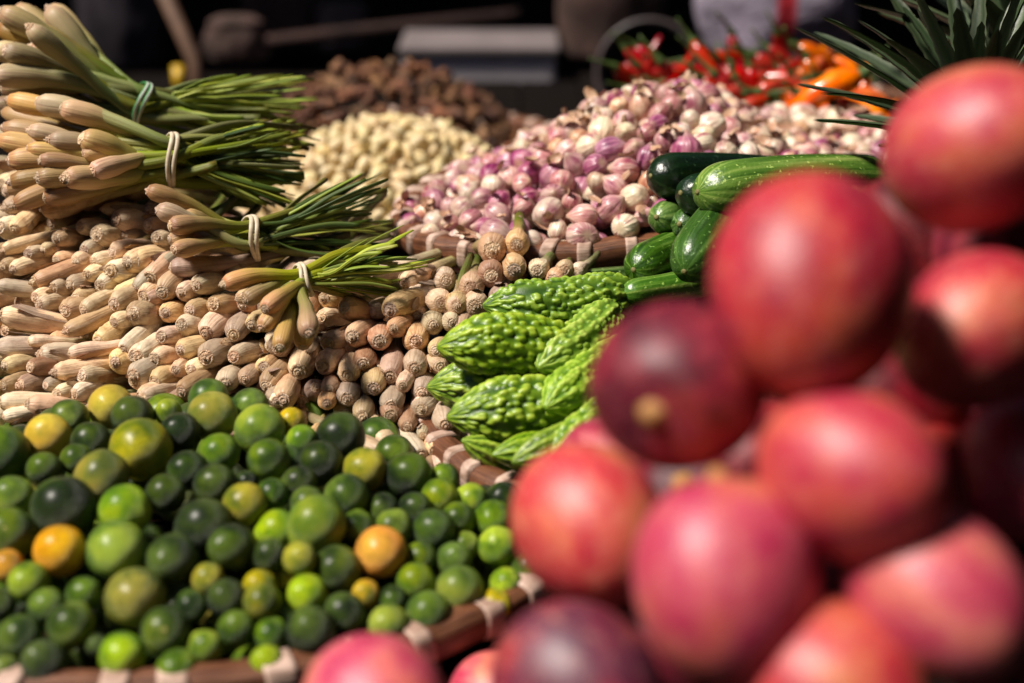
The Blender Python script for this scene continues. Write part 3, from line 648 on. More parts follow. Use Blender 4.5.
# top bundle, slanting down to the right
bundle('topmost lemongrass bundle, slanting, tied with a white and green tie', [(2,12,1.36,15),(30,28,1.33,13),(18,8,1.42,14),(50,10,1.40,15),(35,37,1.37,13),(5,50,1.34,14),(-5,75,1.34,15),(0,28,1.38,14),(60,30,1.44,13),(30,48,1.36,12),(-6,105,1.36,12)],
  (138, 103, 1.40), .0235, (230, 130, 1.46), lambda r: (r.uniform(235, 322), r.uniform(72, 150), r.uniform(1.40, 1.52)), M_TIE, M_BSTALK2, 4, Vector((1, .3, -.42)), 14, (M_LEAF, M_LEAF, M_LEAF), 3)
bundle('second lemongrass bundle from the top with a cream rubber band', [(38,103,1.30,14),(62,108,1.29,14),(10,100,1.32,13),(82,138,1.27,16),(30,130,1.28,12),(5,128,1.31,13),(50,140,1.28,13),(28,150,1.28,12),(40,160,1.26,11),(84,152,1.27,10),(66,178,1.24,15),(10,160,1.28,15),(38,178,1.26,14),(12,182,1.28,14),(92,172,1.25,13),(15,205,1.27,13),(45,198,1.27,13),(0,140,1.3,14)],
  (168, 160, 1.31), .0255, (260, 165, 1.38), lambda r: (r.uniform(250, 306), r.uniform(118, 212), r.uniform(1.32, 1.44)), M_BAND, M_BSTALK, 4, Vector((1, .35, -.12)), 14, (M_LEAF, M_LEAF, M_LEAF, M_LEAFD), 5)
bundle('third lemongrass bundle down, its leaves reaching the shallots', [(148,190,1.25,11),(158,209,1.23,12),(170,226,1.22,12),(174,250,1.21,11),(165,200,1.27,11),(185,215,1.25,11),(190,240,1.25,11)],
  (250, 238, 1.27), .021, (320, 225, 1.33), lambda r: (r.uniform(320, 398), r.uniform(172, 262), r.uniform(1.28, 1.40)), M_BAND, M_BSTALK, 5, Vector((1, .4, .05)), 4, (M_LEAFD, M_LEAFD, M_LEAF), 9)
bundle('lowest tied lemongrass bundle above the end-on stalks, one stalk hanging', [(224,284,1.17,12),(265,309,1.15,12),(309,333,1.13,13),(262,328,1.15,11),(280,348,1.14,12),(245,300,1.17,11)],
  (302, 282, 1.205), .0155, (350, 268, 1.26), lambda r: (r.uniform(355, 436), r.uniform(225, 300), r.uniform(1.2, 1.3)), M_BAND, M_BSTALK, 5, Vector((1, .5, .35)), 2, (M_LEAF, M_LEAF, M_LEAFD), 13, .0018)

# ---------------------------------------------------------------- bitter melons
def gourd_mesh(name, mat, L, Rr, seed, wart=1.0, ridge=1.0):
    r = random.Random(seed); n, m = 112, 150; V = []; H = []; o = Vector((seed * 7.3, 1, 2)); nr = 9; bend = r.uniform(-.08, .08) * L
    for i in range(m + 1):
        t = i / m
        pr = (math.sin(PI * min(1, t * 1.18) / 2) ** .75 if t < .847 else 1)
        prof = min(1, (t / .30)) ; prof = math.sin(prof * PI / 2) ** .9
        tail = 1 if t < .72 else math.cos((t - .72) / .28 * PI / 2 * .96) ** .6
        pr = max(.05, (.09 + .91 * prof) * tail)
        cx = bend * 4 * t * (1 - t)
        for j in range(n):
            a = 2 * PI * j / n + .10 * math.sin(t * 9 + seed)
            u = a * nr / (2 * PI); row = math.floor(u + .5); fu = u - row
            rg = math.cos(fu * 2 * PI) * .5 + .5                      # lengthwise ridge crest
            s = t * L / Rr
            q = Vector((math.cos(a) * 3.3, math.sin(a) * 3.3, s * 2.1)) + o
            dd, _ = noise.voronoi(q * 1.4, distance_metric='DISTANCE', exponent=2.5)
            wt = max(0, 1 - (dd[0] / .54) ** 2)
            wt = wt ** .6
            endf = min(1, t * 6) * min(1, (1 - t) * 8)
            h = (wt * .125 * wart + rg ** 1.3 * .10 * ridge * (1 - .35 * wt)) * (.35 + .65 * endf)
            k = Rr * pr * (.90 + h / max(.35, pr) * (1 if pr > .35 else pr / .35))
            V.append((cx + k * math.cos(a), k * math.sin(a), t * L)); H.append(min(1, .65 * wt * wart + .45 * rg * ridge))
    F = [(i * n + j, i * n + (j + 1) % n, (i + 1) * n + (j + 1) % n, (i + 1) * n + j) for i in range(m) for j in range(n)]
    F.append(tuple(range(n - 1, -1, -1))); F.append(tuple(m * n + j for j in range(n)))
    me = mesh(name, V, F, mat); at = me.attributes.new('hgt', 'FLOAT', 'POINT'); at.data.foreach_set('value', H); return me
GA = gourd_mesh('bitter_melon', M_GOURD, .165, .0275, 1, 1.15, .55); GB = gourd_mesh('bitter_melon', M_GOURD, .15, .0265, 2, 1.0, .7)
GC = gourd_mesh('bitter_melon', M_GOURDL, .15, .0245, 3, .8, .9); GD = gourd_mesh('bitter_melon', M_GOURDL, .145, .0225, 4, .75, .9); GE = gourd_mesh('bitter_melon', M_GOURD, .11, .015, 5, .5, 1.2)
def melon_stem():
    pts_ = [Vector((0, 0, -.001)), Vector((0, 0, .008)), Vector((.002, .001, .017)), Vector((.006, .002, .024))]
    V, F, U = sweep(bez(pts_, 10), lambda t: .0026 * (1 + .5 * (1 - t)), 8); return mesh('stem', V, F, M_STEM, U)
ME_MST = melon_stem()
SC = [.84, .93, .68, .80, .95, .97, .85, .9, .9, .95, .95, .95, .9, .9]
for sc_, (me_, tx, ty, d, a, f, rl, lab) in zip(SC, [
    (GA,483,306,1.20,4,.97,.4,'uppermost bitter melon, very warty, lying level on the pile'),
    (GB,437,347,1.13,-9,.96,1.5,'warty bitter melon whose long tip reaches farthest over the lemongrass ends'),
    (GB,458,331,1.18,-2,.95,3.4,'bitter melon mostly hidden, tucked just under the uppermost one'),
    (GC,538,368,1.12,30,.66,.8,'smoother pale bitter melon slanting up beside the foremost mango'),
    (GB,427,387,1.165,-6,.95,2.2,'small-tipped bitter melon below the one reaching farthest out'),
    (GA,447,417,1.105,-4,.95,5.0,'fat dark-shaded warty bitter melon just behind the basket rim'),
    (GC,518,403,1.12,-6,.9,4.0,'bitter melon wedged between the fat warty one and the ridged one'),
    (GD,545,408,1.085,24,.7,2.6,'ridged bitter melon with blunt tip next to the mango'),
    (GD,546,466,1.045,36,.85,1.0,'pale ridged bitter melon leaning up by the basket rim'),
    (GE,462,440,1.095,-28,.9,.3,'thin bitter melon in shade inside the rim'),
    (GE,492,455,1.065,-3,.9,1.2,'short dark green melon end lying along the rim'),
    (GE,512,463,1.05,18,.9,2.8,'slim pale melon end lowest in the basket'),
    (GB,575,430,1.12,5,.9,3.0,'bitter melon at the bottom of the pile behind the mango'),
    (GB,500,440,1.16,5,.9,3.0,'bitter melon lowest under the fat warty one')]):
    o = link('bitter_melon', me_, None, P(tx, ty, d), frame(dirv(a, f), rl), sc_); L_ = {GA: .165, GB: .15, GC: .15, GD: .145, GE: .11}[me_]
    link('stem', ME_MST, o, (0, 0, L_ - .003)); tag(o, lab, 'bitter melon', 'bitter melons in the round basket')

# ---------------------------------------------------------------- cucumbers
def cuke_mesh(mat, L, Rr, seed):
    rows = []; n, m = 40, 40; r = random.Random(seed); o = Vector((seed * 3.1, 0, 0)); b = r.uniform(-.05, .05) * L
    for i in range(m + 1):
        t = i / m; e = min(1, t * L / (Rr * 1.25)); e2 = min(1, (1 - t) * L / (Rr * 1.4)); pr = math.sqrt(max(0.004, 1 - (1 - e) ** 2)) * math.sqrt(max(.004, 1 - (1 - e2) ** 2)) * (.9 + .1 * math.sin(PI * t))
        rows.append([(b * 4 * t * (1 - t) + Rr * pr * math.cos(2 * PI * j / n) * (1 + .022 * math.cos(7 * 2 * PI * j / n) + .03 * noise.noise(Vector((math.cos(2 * PI * j / n), math.sin(2 * PI * j / n), t * 6)) + o)),
                      Rr * pr * math.sin(2 * PI * j / n) * (1 + .022 * math.cos(7 * 2 * PI * j / n)), t * L) for j in range(n)])
    V, F, U = grid(rows); return mesh('cucumber', V, F, mat, U)
M_BLOS = plain('cucumber_blossom_scar', (.16, .15, .05), (.30, .26, .11), 300)
def blossom():
    rows = [[(q * math.cos(2 * PI * j / 8) * .0026, q * math.sin(2 * PI * j / 8) * .0026, z) for j in range(8)] for q, z in ((1.1, .002), (1, -.001), (.55, -.0018))]
    V, F, U = grid(rows); return mesh('blossom_end', V, F, M_MSTEM, U)
ME_BL = blossom(); ME_BL.materials[0] = M_BLOS
cukes = [(M_CUKED,650,176,1.27,-3,.85,.20,.0235,'darkest cucumber, nearly black green, its blunt end over the shallots'),
 (M_CUKED,680,193,1.24,-2,.8,.20,.0225,'dark cucumber whose end peeks between the darkest and the pale striped one'),
 (M_CUKEL,697,192,1.20,1,.82,.235,.0265,'long pale striped cucumber on top of its pile'),
 (M_CUKEL,656,217,1.265,-14,.55,.16,.0165,'light green cucumber end directly under the darkest one'),
 (M_CUKEG,679,224,1.25,-14,.5,.16,.0165,'mid green cucumber end beneath the pale striped one'),
 (M_CUKEG,633,270,1.22,12,.6,.17,.0205,'rounded dark striped cucumber end above the uppermost melon'),
 (M_CUKEG,684,272,1.17,38,.62,.18,.0235,'striped cucumber slanting steeply up beside the large mango'),
 (M_CUKEG,571,281,1.27,2,.96,.12,.0105,'slender striped cucumber lying behind the uppermost melon'),
 (M_CUKEL,700,240,1.27,5,.8,.2,.020,'pale cucumber low in the pile behind the mango'),
 (M_CUKEG,760,200,1.30,5,.8,.2,.022,'cucumber right beneath the long pale striped one'),
 (M_CUKED,720,180,1.36,2,.9,.2,.020,'dark cucumber behind the long pale striped one'),
 (M_CUKEL,622,294,1.21,6,.9,.15,.0130,'thin pale cucumber edge between melon and mango')]
for i, (mt, x, y, d, a, f, L_, r_, lab) in enumerate(cukes):
    o = link('cucumber', cuke_mesh(mt, L_, r_, i), None, P(x, y, d), frame(dirv(a, f), i * 1.3)); link('blossom_end', ME_BL, o, (0, 0, .0012)); tag(o, lab, 'cucumber', 'cucumbers piled beside the shallots')

# ---------------------------------------------------------------- heaps of small things
def heap_points(hf, inside, bx, r0, r1, layers=2, sp=1.72, drop=1.45, seed=1):
    rs = np.random.default_rng(seed); P_, R_, Ly = [], [], []
    for ly in range(layers):
        pp = []
        for _ in range(14000):
            x = rs.uniform(bx[0], bx[1]); y = rs.uniform(bx[2], bx[3])
            if not inside(x, y): continue
            r = rs.uniform(r0, r1); e = .004; gx = (hf(x + e, y) - hf(x - e, y)) / (2 * e); gy = (hf(x, y + e) - hf(x, y - e)) / (2 * e)
            z = hf(x, y) - ly * drop * (r0 + r1) / 2 * math.sqrt(1 + gx * gx + gy * gy) + rs.uniform(-.25, .25) * r
            p = (x, y, z)
            if pp:
                A = np.array(pp); 
                if np.any((A[:, 0] - x) ** 2 + (A[:, 1] - y) ** 2 + (A[:, 2] - z) ** 2 < (sp * (r0 + r1) / 2) ** 2): continue
            pp.append(p); R_.append(r); Ly.append(ly)
        P_ += pp
    X_ = relax(np.array(P_), np.array(R_), 25, .9); return X_, np.array(R_), np.array(Ly)
def rq(rs=random): return Quaternion((rs.gauss(0, 1), rs.gauss(0, 1), rs.gauss(0, 1), rs.gauss(0, 1))).normalized()
def bulb_mesh(name, mat, seed, long=1.0, lob=False):
    r = random.Random(seed); n, m = 20, 18; rows = []; o = Vector((seed * 2.7, 0, 0)); nk = r.uniform(.1, .5); two = r.random() < .3
    for i in range(m + 1):
        t = i / m; th = PI * (.03 + .94 * t); q = math.sin(th) ** .85; z = -math.cos(th) * long
        if t > .78: q *= 1 - .25 * ((t - .72) / .28); z += nk * ((t - .72) / .28) ** 2
        if t < .1: z += .06
        rows.append([(q * (1 + (.12 * abs(math.cos(2 * PI * j / n)) if two else 0) + .05 * noise.noise(Vector((math.cos(2 * PI * j / n), math.sin(2 * PI * j / n), t * 3)) + o)) * math.cos(2 * PI * j / n), q * (.94 + .06 * noise.noise(Vector((j, t * 2, seed)))) * math.sin(2 * PI * j / n), z) for j in range(n)])
    V, F, U = grid(rows); return mesh(name, V, F, mat, U)
SHM = {c: [bulb_mesh('shallot', SHAL[c], 3 * i + len(c), random.uniform(.85, 1.2)) for i in range(4)] for c in SHAL}
def sloc(x, y):
    dx, dy = x - SB[0], y - SB[1]; return dx * math.cos(SROT) + dy * math.sin(SROT), -dx * math.sin(SROT) + dy * math.cos(SROT)
def sh_h(x, y):
    a, b = sloc(x, y); q = min(1.3, math.hypot(a / .31, b / .185))
    return SB[2] + a * math.tan(STILT) + .003 + (.074 * math.exp(-((x - .15) / .15) ** 2) + .012) * max(0, math.cos(min(1, q) * PI / 2)) ** .6 - .06 * max(0, x - .2) / .2 * max(0, 1 - q)
ins = lambda x, y: (sloc(x, y)[0] / .305) ** 2 + (sloc(x, y)[1] / .180) ** 2 < 1
Xs, Rs, Ls = heap_points(sh_h, lambda x, y: ins(x, y) and y < 1.86, (-.28, .55, 1.22, 1.85), .0098, .0148, 2, 1.76)
keep = []; under = []
for i, (p, r, ly) in enumerate(zip(Xs, Rs, Ls)):
    px, py = proj(p); 
    (keep if ly == 0 and p[1] < 1.80 and not (px > 720 and py > 190) else under).append(i)
keep.sort(key=lambda i: Xs[i][1]); under += keep[300:]; keep = keep[:300]
shal = []; rsh = random.Random(5)
def shcls(p):
    px, _ = proj(p); w_ = (.28, .38, .22, .12) if px < 690 else (.48, .33, .10, .09)
    return rsh.choices(['white', 'pink', 'purple', 'copper'], w_)[0]
for i in keep:
    c = shcls(Xs[i]); big = rsh.random() < .06; r = Rs[i] * (1.25 if big else rsh.uniform(.88, 1.06))
    o = link('shallot', rsh.choice(SHM[c]), None, tuple(Xs[i]), rq(rsh), float(r)); shal.append((o, ('large ' if big else '') + {'white': 'whitish', 'pink': 'pink', 'purple': 'deep purple', 'copper': 'copper-tinged'}[c]))
marks = [(650,178,'the darkest cucumber end'),(640,90,'the heap top'),(520,120,'the white box corner'),(395,235,'the left rim'),(549,240,'the front rim middle'),(630,225,'the front rim by the cucumbers'),(700,120,'the nearest red chilli'),(800,150,'the pale cucumber middle'),(860,150,'the pineapple leaves'),(480,165,'the garlic'),
 (450,200,'the lower left heap slope'),(560,160,'the left heap slope'),(600,190,'the heap middle'),(690,140,'the right heap slope'),(740,160,'the pale shallots by the cucumber'),(500,215,'the basket front'),(620,130,'the heap crest'),(760,135,'the orange chillies'),(580,215,'the rim bindings'),(530,190,'the heap flank')]
label_all(shal, 'shallot', marks, 'shallots heaped in the bamboo basket')
tv = {c: ([v.co.copy() for v in SHM[c][0].vertices], [tuple(p.vertices) for p in SHM[c][0].polygons]) for c in SHM}
V, F, U, MI = [], [], [], []; cn = list(SHM); uvr = [(j / 20, i / 18) for i in range(19) for j in range(20)]
for i in under:
    c = shcls(Xs[i]); q = rq(rsh); k = len(V); V += [tuple(q @ (v * float(Rs[i])) + Vector(Xs[i])) for v in tv[c][0]]; F += [tuple(a + k for a in f) for f in tv[c][1]]; U += uvr; MI += [cn.index(c)] * len(tv[c][1])
tag(link('shallots_underneath', mesh('shallots_underneath', V, F, [SHAL[c] for c in cn], U, MI=MI)), 'the many further shallots underneath and at the back of the heap', 'shallots', kind='stuff')

# garlic cloves heap
GBK = (-.16, 1.82, CZ - .535); basket(GBK, .225, .165, .06, 'bamboo basket of peeled garlic between lemongrass and ginger', nb=28)
def gh(x, y):
    u = (x + .155) / .19; v = (y - 1.80) / .16; return GBK[2] + .006 + .102 * max(0, 1 - (u * u + v * v)) ** .9
Xg, Rg, Lg = heap_points(gh, lambda x, y: ((x + .15) / .215) ** 2 + ((y - 1.80) / .15) ** 2 < 1, (-.42, .07, 1.62, 2.0), .0075, .0105, 2, 1.75, seed=4)
GM = [bulb_mesh('garlic_clove', M_GARLIC, 40 + i, 1.35) for i in range(4)]
idx = [i for i in range(len(Xg)) if (Lg[i] == 0 and Xg[i][1] < 1.86 and proj(Xg[i])[0] > 300 and proj(Xg[i])[1] < 212)]; gar = []
for i in idx[:300]:
    gar.append((link('garlic_clove', random.choice(GM), None, tuple(Xg[i]), rq(), [float(Rg[i]) * k_ for k_ in (random.uniform(.6, 1.05), random.uniform(.8, 1.1), random.uniform(.8, 1.25))]), 'cream'))
rest = [i for i in range(len(Xg)) if i not in set(idx[:300])]
marks = [(305,160,'the lemongrass leaf tips'),(390,130,'the garlic heap top'),(480,150,'the ginger end'),(400,195,'the shallots'),(350,190,'the dark leaf tips'),(440,175,'the pink shallot edge'),(340,140,'the ginger pile'),(430,140,'the grey box'),(370,165,'the heap middle'),(410,160,'the heap flank'),(330,175,'the left leaf tips'),(455,140,'the ginger beside the shallots'),(380,150,'the upper heap'),(360,195,'the low heap edge'),(420,185,'the shallot heap edge'),(345,155,'the left heap shoulder'),(395,175,'the heap belly'),(435,160,'the right heap shoulder'),(325,150,'the uppermost leaf tips'),(400,112,'the ginger above')]
label_all(gar, 'garlic clove', marks, 'garlic cloves heaped behind the lemongrass')
V, F = [], []; tvg = ([v.co.copy() for v in GM[0].vertices], [tuple(p.vertices) for p in GM[0].polygons])
for i in rest:
    q = rq(); k = len(V); V += [tuple(q @ (v * float(Rg[i])) + Vector(Xg[i])) for v in tvg[0]]; F += [tuple(a + k for a in f) for f in tvg[1]]
tag(link('garlic_underneath', mesh('garlic_underneath', V, F, M_GARLIC)), 'the further garlic cloves underneath the heap', 'garlic', kind='stuff')

# ginger / galangal pieces
GK = (-.18, 2.22, CZ - .56); basket(GK, .27, .21, .055, 'bamboo basket of brown ginger at the back', nb=30)
def kh(x, y):
    u = (x + .20) / .21; v = (y - 2.20) / .19; return GK[2] + .006 + .118 * max(0, 1 - (u * u + v * v)) ** .95
def ginger_mesh(seed):
    r = random.Random(seed); parts = []
    def lump(c, d, L, rr): 
        c, d = Vector(c), Vector(d).normalized(); parts.append(sweep([c + d * L * (i / 8 - .5) for i in range(9)], lambda t: rr * math.sqrt(max(.02, 1 - (2 * t - 1) ** 2)) * (1 + .12 * math.sin(t * 22)), 10))
    lump((0, 0, 0), (0, 0, 1), 3.2, .62); 
    for _ in range(3): lump((r.uniform(-.5, .5), r.uniform(-.5, .5), r.uniform(-.8, .8)), (r.uniform(-1, 1), r.uniform(-1, 1), r.uniform(-.3, .3)), 1.7, .48)
    V, F, U = join(parts); return mesh('ginger_root', V, F, M_GINGER, U)
KM = [ginger_mesh(i) for i in range(4)]
Xk, Rk, Lk = heap_points(kh, lambda x, y: ((x + .18) / .235) ** 2 + ((y - 2.20) / .19) ** 2 < 1, (-.65, .10, 1.98, 2.48), .011, .018, 2, 1.7, seed=8)
gin = [(link('ginger_root', random.choice(KM), None, tuple(Xk[i]), rq(), float(Rk[i]) * .95), 'knobbly brown') for i in range(len(Xk)) if Xk[i][1] < 2.30 and proj(Xk[i])[0] > 285 and (Lk[i] == 0 or Xk[i][1] < 2.12)]
marks = [(310,140,'the leaf tips'),(380,80,'the ginger heap top'),(480,110,'the grey box front'),(500,135,'the shallot heap'),(410,125,'the garlic top'),(330,110,'the left heap slope'),(440,100,'the right heap slope'),(360,120,'the heap middle'),(420,90,'the white box corner')]
label_all(gin, 'ginger root', marks, 'ginger roots piled at the back')

# ---------------------------------------------------------------- chillies
CK = (.47, 2.14, CZ - .50); basket(CK, .30, .20, .06, 'bamboo basket of red and orange chillies in front of the sack', nb=28)
def chili_mesh(mat, seed):
    r = random.Random(seed); L = 1.0; b = r.uniform(.08, .22); pts_ = [Vector((b * math.sin(PI * t), 0, t * L)) for t in [i / 14 for i in range(15)]]
    V, F, U = sweep(pts_, lambda t: max(.006, .105 * math.sqrt(max(.0, 1 - (1 - min(1, t * 6)) ** 2) + .05) * (1 - .88 * max(0, t - .15) ** 1.3)), 12); return mesh('chilli', V, F, mat, U)
def cstem():
    V, F, U = sweep(bez([Vector((0, 0, .03)), Vector((0, 0, -.1)), Vector((.05, 0, -.3))], 8), lambda t: .055 * (1 - t) ** 2 + .018, 8); return mesh('stem', V, F, M_STEM, U)
ME_CS = cstem(); CR = [chili_mesh(M_CHIR, i) for i in range(3)]; CO = [chili_mesh(M_CHIO, 5 + i) for i in range(2)]
chs = []; rc = random.Random(21)
for i in range(100):
    px = rc.uniform(640, 875); org = px > 805 + rc.uniform(-12, 12); base_y = 112 if px < 760 else 105
    py = rc.uniform(66, 110) if not org else rc.uniform(70, 128); d = 2.0 - (py - 80) * .0045 + rc.uniform(-.03, .03) if not org else 1.92 - (py - 80) * .003
    a = rc.choice((rc.uniform(-35, 25), rc.uniform(120, 200), rc.uniform(-60, -20), rc.uniform(40, 70))); L_ = rc.uniform(.10, .15) if not org else rc.uniform(.085, .12)
    dv = dirv(a, rc.uniform(.85, .99)); c = P(px, py, d) - dv * L_ / 2
    o = link('chilli', rc.choice(CO if org else CR), None, c, frame(dv, rc.uniform(0, 6)), (L_ * (1.05 if org else .72), L_ * (1.05 if org else .72), L_)); link('stem', ME_CS, o)
    chs.append((o, ('glossy orange' if org else 'glossy red') + (' slim' if L_ > .1 else ' short')))
for x, y, a, f, L_, d, big in [(735,80,-62,.9,.075,1.86,1.2),(757,96,-12,.95,.10,1.84,1.1),(863,78,222,.95,.14,1.74,1.15),(662,88,-8,.95,.09,1.92,1.3),(700,85,-10,.9,.07,1.95,1.2)]:
    dv = dirv(a, f); o = link('chilli', CR[0] if x < 850 else CO[0], None, P(x, y - 4, d), frame(dv, 1.0), (L_ * big, L_ * big, L_)); link('stem', ME_CS, o)
    chs.append((o, 'bright red large' if x < 850 else 'bright orange-red large'))
marks = [(640,90,'the shallot heap top'),(700,100,'the pale shallots'),(780,70,'the sack bottom'),(850,100,'the pineapple leaves'),(740,100,'the chilli pile front'),(820,110,'the orange pile middle'),(680,85,'the dark pot'),(800,125,'the basket edge'),(760,90,'the chilli pile middle')]
label_all(chs, 'chilli', marks, 'chillies piled before the sack')
# leafy green stems lying among the chillies
V, F, U = [], [], []
for i in range(60):
    px = rc.uniform(650, 870); py = rc.uniform(62, 118); d = rc.uniform(1.93, 2.06); p = P(px, py, d); dv = Vector((rc.uniform(-1, 1), rc.uniform(-1, .3), rc.uniform(-.3, .8))).normalized()
    V, F, U = join([(V, F, U), sweep([p + dv * .012 * k for k in range(4)], lambda t: .003 * (1 - .6 * t), 6)])
tag(link('chilli_stalks', mesh('chilli_stalks', V, F, M_STEM, U)), 'loose dark green stalks scattered among the chillies', 'stalks', kind='stuff')

# ---------------------------------------------------------------- pineapples
def pineapple(base, lean, label, seed, leaves, sc=1.0, body=True):
    rs = random.Random(seed); root = link('pineapple', None, loc=base, q=frame(lean)); tag(root, label, 'pineapple', 'pineapples behind the mangoes')
    rows = []; n, m = 48, 36
    for i in range(m + 1):
        t = i / m; q = math.sin(PI * (.06 + .88 * t)) ** .45 * .062
        rows.append([(q * (1 + .05 * abs(math.sin(6 * (2 * PI * j / n) + i * .8)) * abs(math.sin(6 * (2 * PI * j / n) - i * .8))) * math.cos(2 * PI * j / n), q * (1 + .05 * abs(math.sin(6 * (2 * PI * j / n) + i * .8)) * abs(math.sin(6 * (2 * PI * j / n) - i * .8))) * math.sin(2 * PI * j / n), -.17 + t * .17) for j in range(n)])
    V, F, U = grid(rows); link('body', mesh('body', V, F, M_PINEB, U), root)
    cr = link('crown', None, root, (0, 0, -.004))
    for k in range(leaves):
        u = k / leaves; a = k * 2.39996; up = .38 + 1.0 * u; L_ = sc * (.035 + .155 * math.sin(PI * min(1, .08 + u * .75))) * rs.uniform(.85, 1.15); w = sc * (.0175 - .005 * u) * rs.uniform(.9, 1.1)
        el = min(1.5, up); dv = Vector((math.cos(a) * math.cos(el), math.sin(a) * math.cos(el), math.sin(el))); side = Vector((-math.sin(a), math.cos(a), 0)); V, F, U = [], [], []; M_ = 16
        curl = rs.uniform(.25, .8) * (1 - .6 * u)
        for s2 in (0, 1):
            for i in range(M_ + 1):
                t = i / M_; c = Vector((math.cos(a), math.sin(a), 0)) * .012 * (1 - u) + Vector((0, 0, .03 * u)) + dv * L_ * t + Vector((math.cos(a), math.sin(a), -.6)) * (curl * L_ * .5 * t * t)
                ww = w * (1 - t) ** .55 * (1 if t > .1 else .8) + (.0012 if (i % 2) else 0) * (t < .95)
                nrm = dv.cross(side).normalized()
                for j, x in enumerate((-1, -.5, 0, .5, 1)): V.append(tuple(c + side * ww * x + nrm * (-.35 * ww * (1 - x * x)) + nrm * (-.0012 * s2))); U.append((j / 4, t))
        o = (M_ + 1) * 5
        for i in range(M_):
            for j in range(4): q_ = i * 5 + j; F.append((q_, q_ + 1, q_ + 6, q_ + 5)); F.append((o + q_, o + q_ + 5, o + q_ + 6, o + q_ + 1))
        link('leaf', mesh('leaf', V, F, M_PINEL, U), cr)
    return root
pineapple(P(978, 146, 1.30), Vector((-.22, .05, 1)), 'pineapple with broad grey-green crown leaning over the shallots', 3, 46, .92)
pineapple(P(1030, 70, 1.42), Vector((-.12, 0, 1)), 'second pineapple with upright crown behind the highest mango', 5, 40, 1.2)
M_TAG = plain('pale_paper', (.62, .56, .52), (.74, .68, .62), 30, .8)
o = link('paper_scrap', mesh('paper_scrap', *sweep([P(945, 70, 1.33), P(962, 60, 1.33), P(978, 54, 1.34)], lambda t: .010, 8, .25)[:2], M_TAG)); tag(o, 'small pale crumpled paper above the highest mango', 'paper')

# ---------------------------------------------------------------- mangoes
def mango_mesh(name, mat, seed):
    r = random.Random(seed); n, m = 40, 32; rows = []; o = Vector((seed * 1.7, 2, 3)); bk = r.uniform(.03, .10)
    for i in range(m + 1):
        th = PI * (.012 + .976 * i / m); q = math.sin(th) * (1 + .07 * math.cos(th)); z = math.cos(th) * 1.14
        rows.append([(q * math.cos(2 * PI * j / n) * (1 + .03 * noise.noise(Vector((math.cos(2 * PI * j / n), math.sin(2 * PI * j / n), z)) + o)) + bk * (1 - z) * .5 * math.sin(th), q * .93 * math.sin(2 * PI * j / n) * (1 + .02 * noise.noise(Vector((math.sin(2 * PI * j / n), z, 3)) + o)), z - .07 * math.exp(-((1.14 - z) / .10) ** 2) * (z > 0)) for j in range(n)])
    rows = rows[::-1]; V, F, U = grid(rows); return mesh(name, V, F, mat, U)
def mstem():
    rows = []
    for q, z in ((.17, -.02), (.15, .03), (.10, .05), (.085, .13), (.05, .15)): rows.append([(q * (1 + .12 * math.sin(3 * j)) * math.cos(2 * PI * j / 12), q * math.sin(2 * PI * j / 12), z) for j in range(12)])
    V, F, U = grid(rows); return mesh('stem', V, F, M_MSTEM, U)
ME_MS = mstem(); MG = {c: mango_mesh('mango', MANGO[c], i + 1) for i, c in enumerate(MANGO)}
# px, py, rx px, real radius, skin, axis (picture angle, lateral share), label
mangos = [(980,148,93,.047,'orange',(200,.5),'orange-tinted mango highest on the pile'),
 (812,288,113,.050,'red',(75,.8),'biggest red mango below and left of the highest one'),
 (975,332,86,.042,'red',(30,.8),'red mango directly beneath the highest one'),
 (683,383,94,.0435,'dark',(215,.5),'dark purplish mango with tan stem scar turned to the melons'),
 (852,474,93,.0395,'orange',(170,.6),'orange-pink mango in the centre of the pile below the biggest'),
 (1026,470,72,.037,'red',(100,.8),'red mango cut by the right edge halfway down'),
 (730,580,100,.043,'pink',(95,.97),'large pink-red egg-shaped mango standing in front'),
 (590,528,84,.043,'orange',(130,.7),'dull orange-red mango leaning over the limes'),
 (612,476,60,.037,'red',(130,.7),'mango mostly hidden between the dark one and the limes'),
 (938,594,90,.038,'pink',(130,.8),'pink mango right of the large standing one'),
 (1010,640,72,.041,'dark',(60,.8),'dark mango in the lower right corner'),
 (832,684,90,.038,'orange',(160,.8),'mango cut by the bottom edge under the centre'),
 (380,706,78,.040,'pink',(180,.5),'mango lying alone on the lime basket rim'),
 (578,690,88,.041,'purple',(150,.8),'purplish-pink mango at the bottom beside the lone one'),
 (524,616,44,.036,'purple',(110,.8),'purplish mango wedged low beside the limes'),
 (505,702,56,.036,'pink',(170,.8),'pink mango partly under its purplish neighbour at the bottom')]
for i, (x, y, rp, rr_, c, (a, f), lab) in enumerate(mangos):
    d = rr_ * FPX / rp * 1.02
    o = link('mango', MG[c], None, P(x, y, d), frame((RT * math.cos(R(a)) + UP * math.sin(R(a))) * f + FW * (-1 if c == 'dark' and y < 400 else 1) * math.sqrt(1 - f * f), i * 1.1), rr_ * .97); link('stem', ME_MS, o, (0, 0, 1.045)); tag(o, lab, 'mango', 'mangoes piled in front')
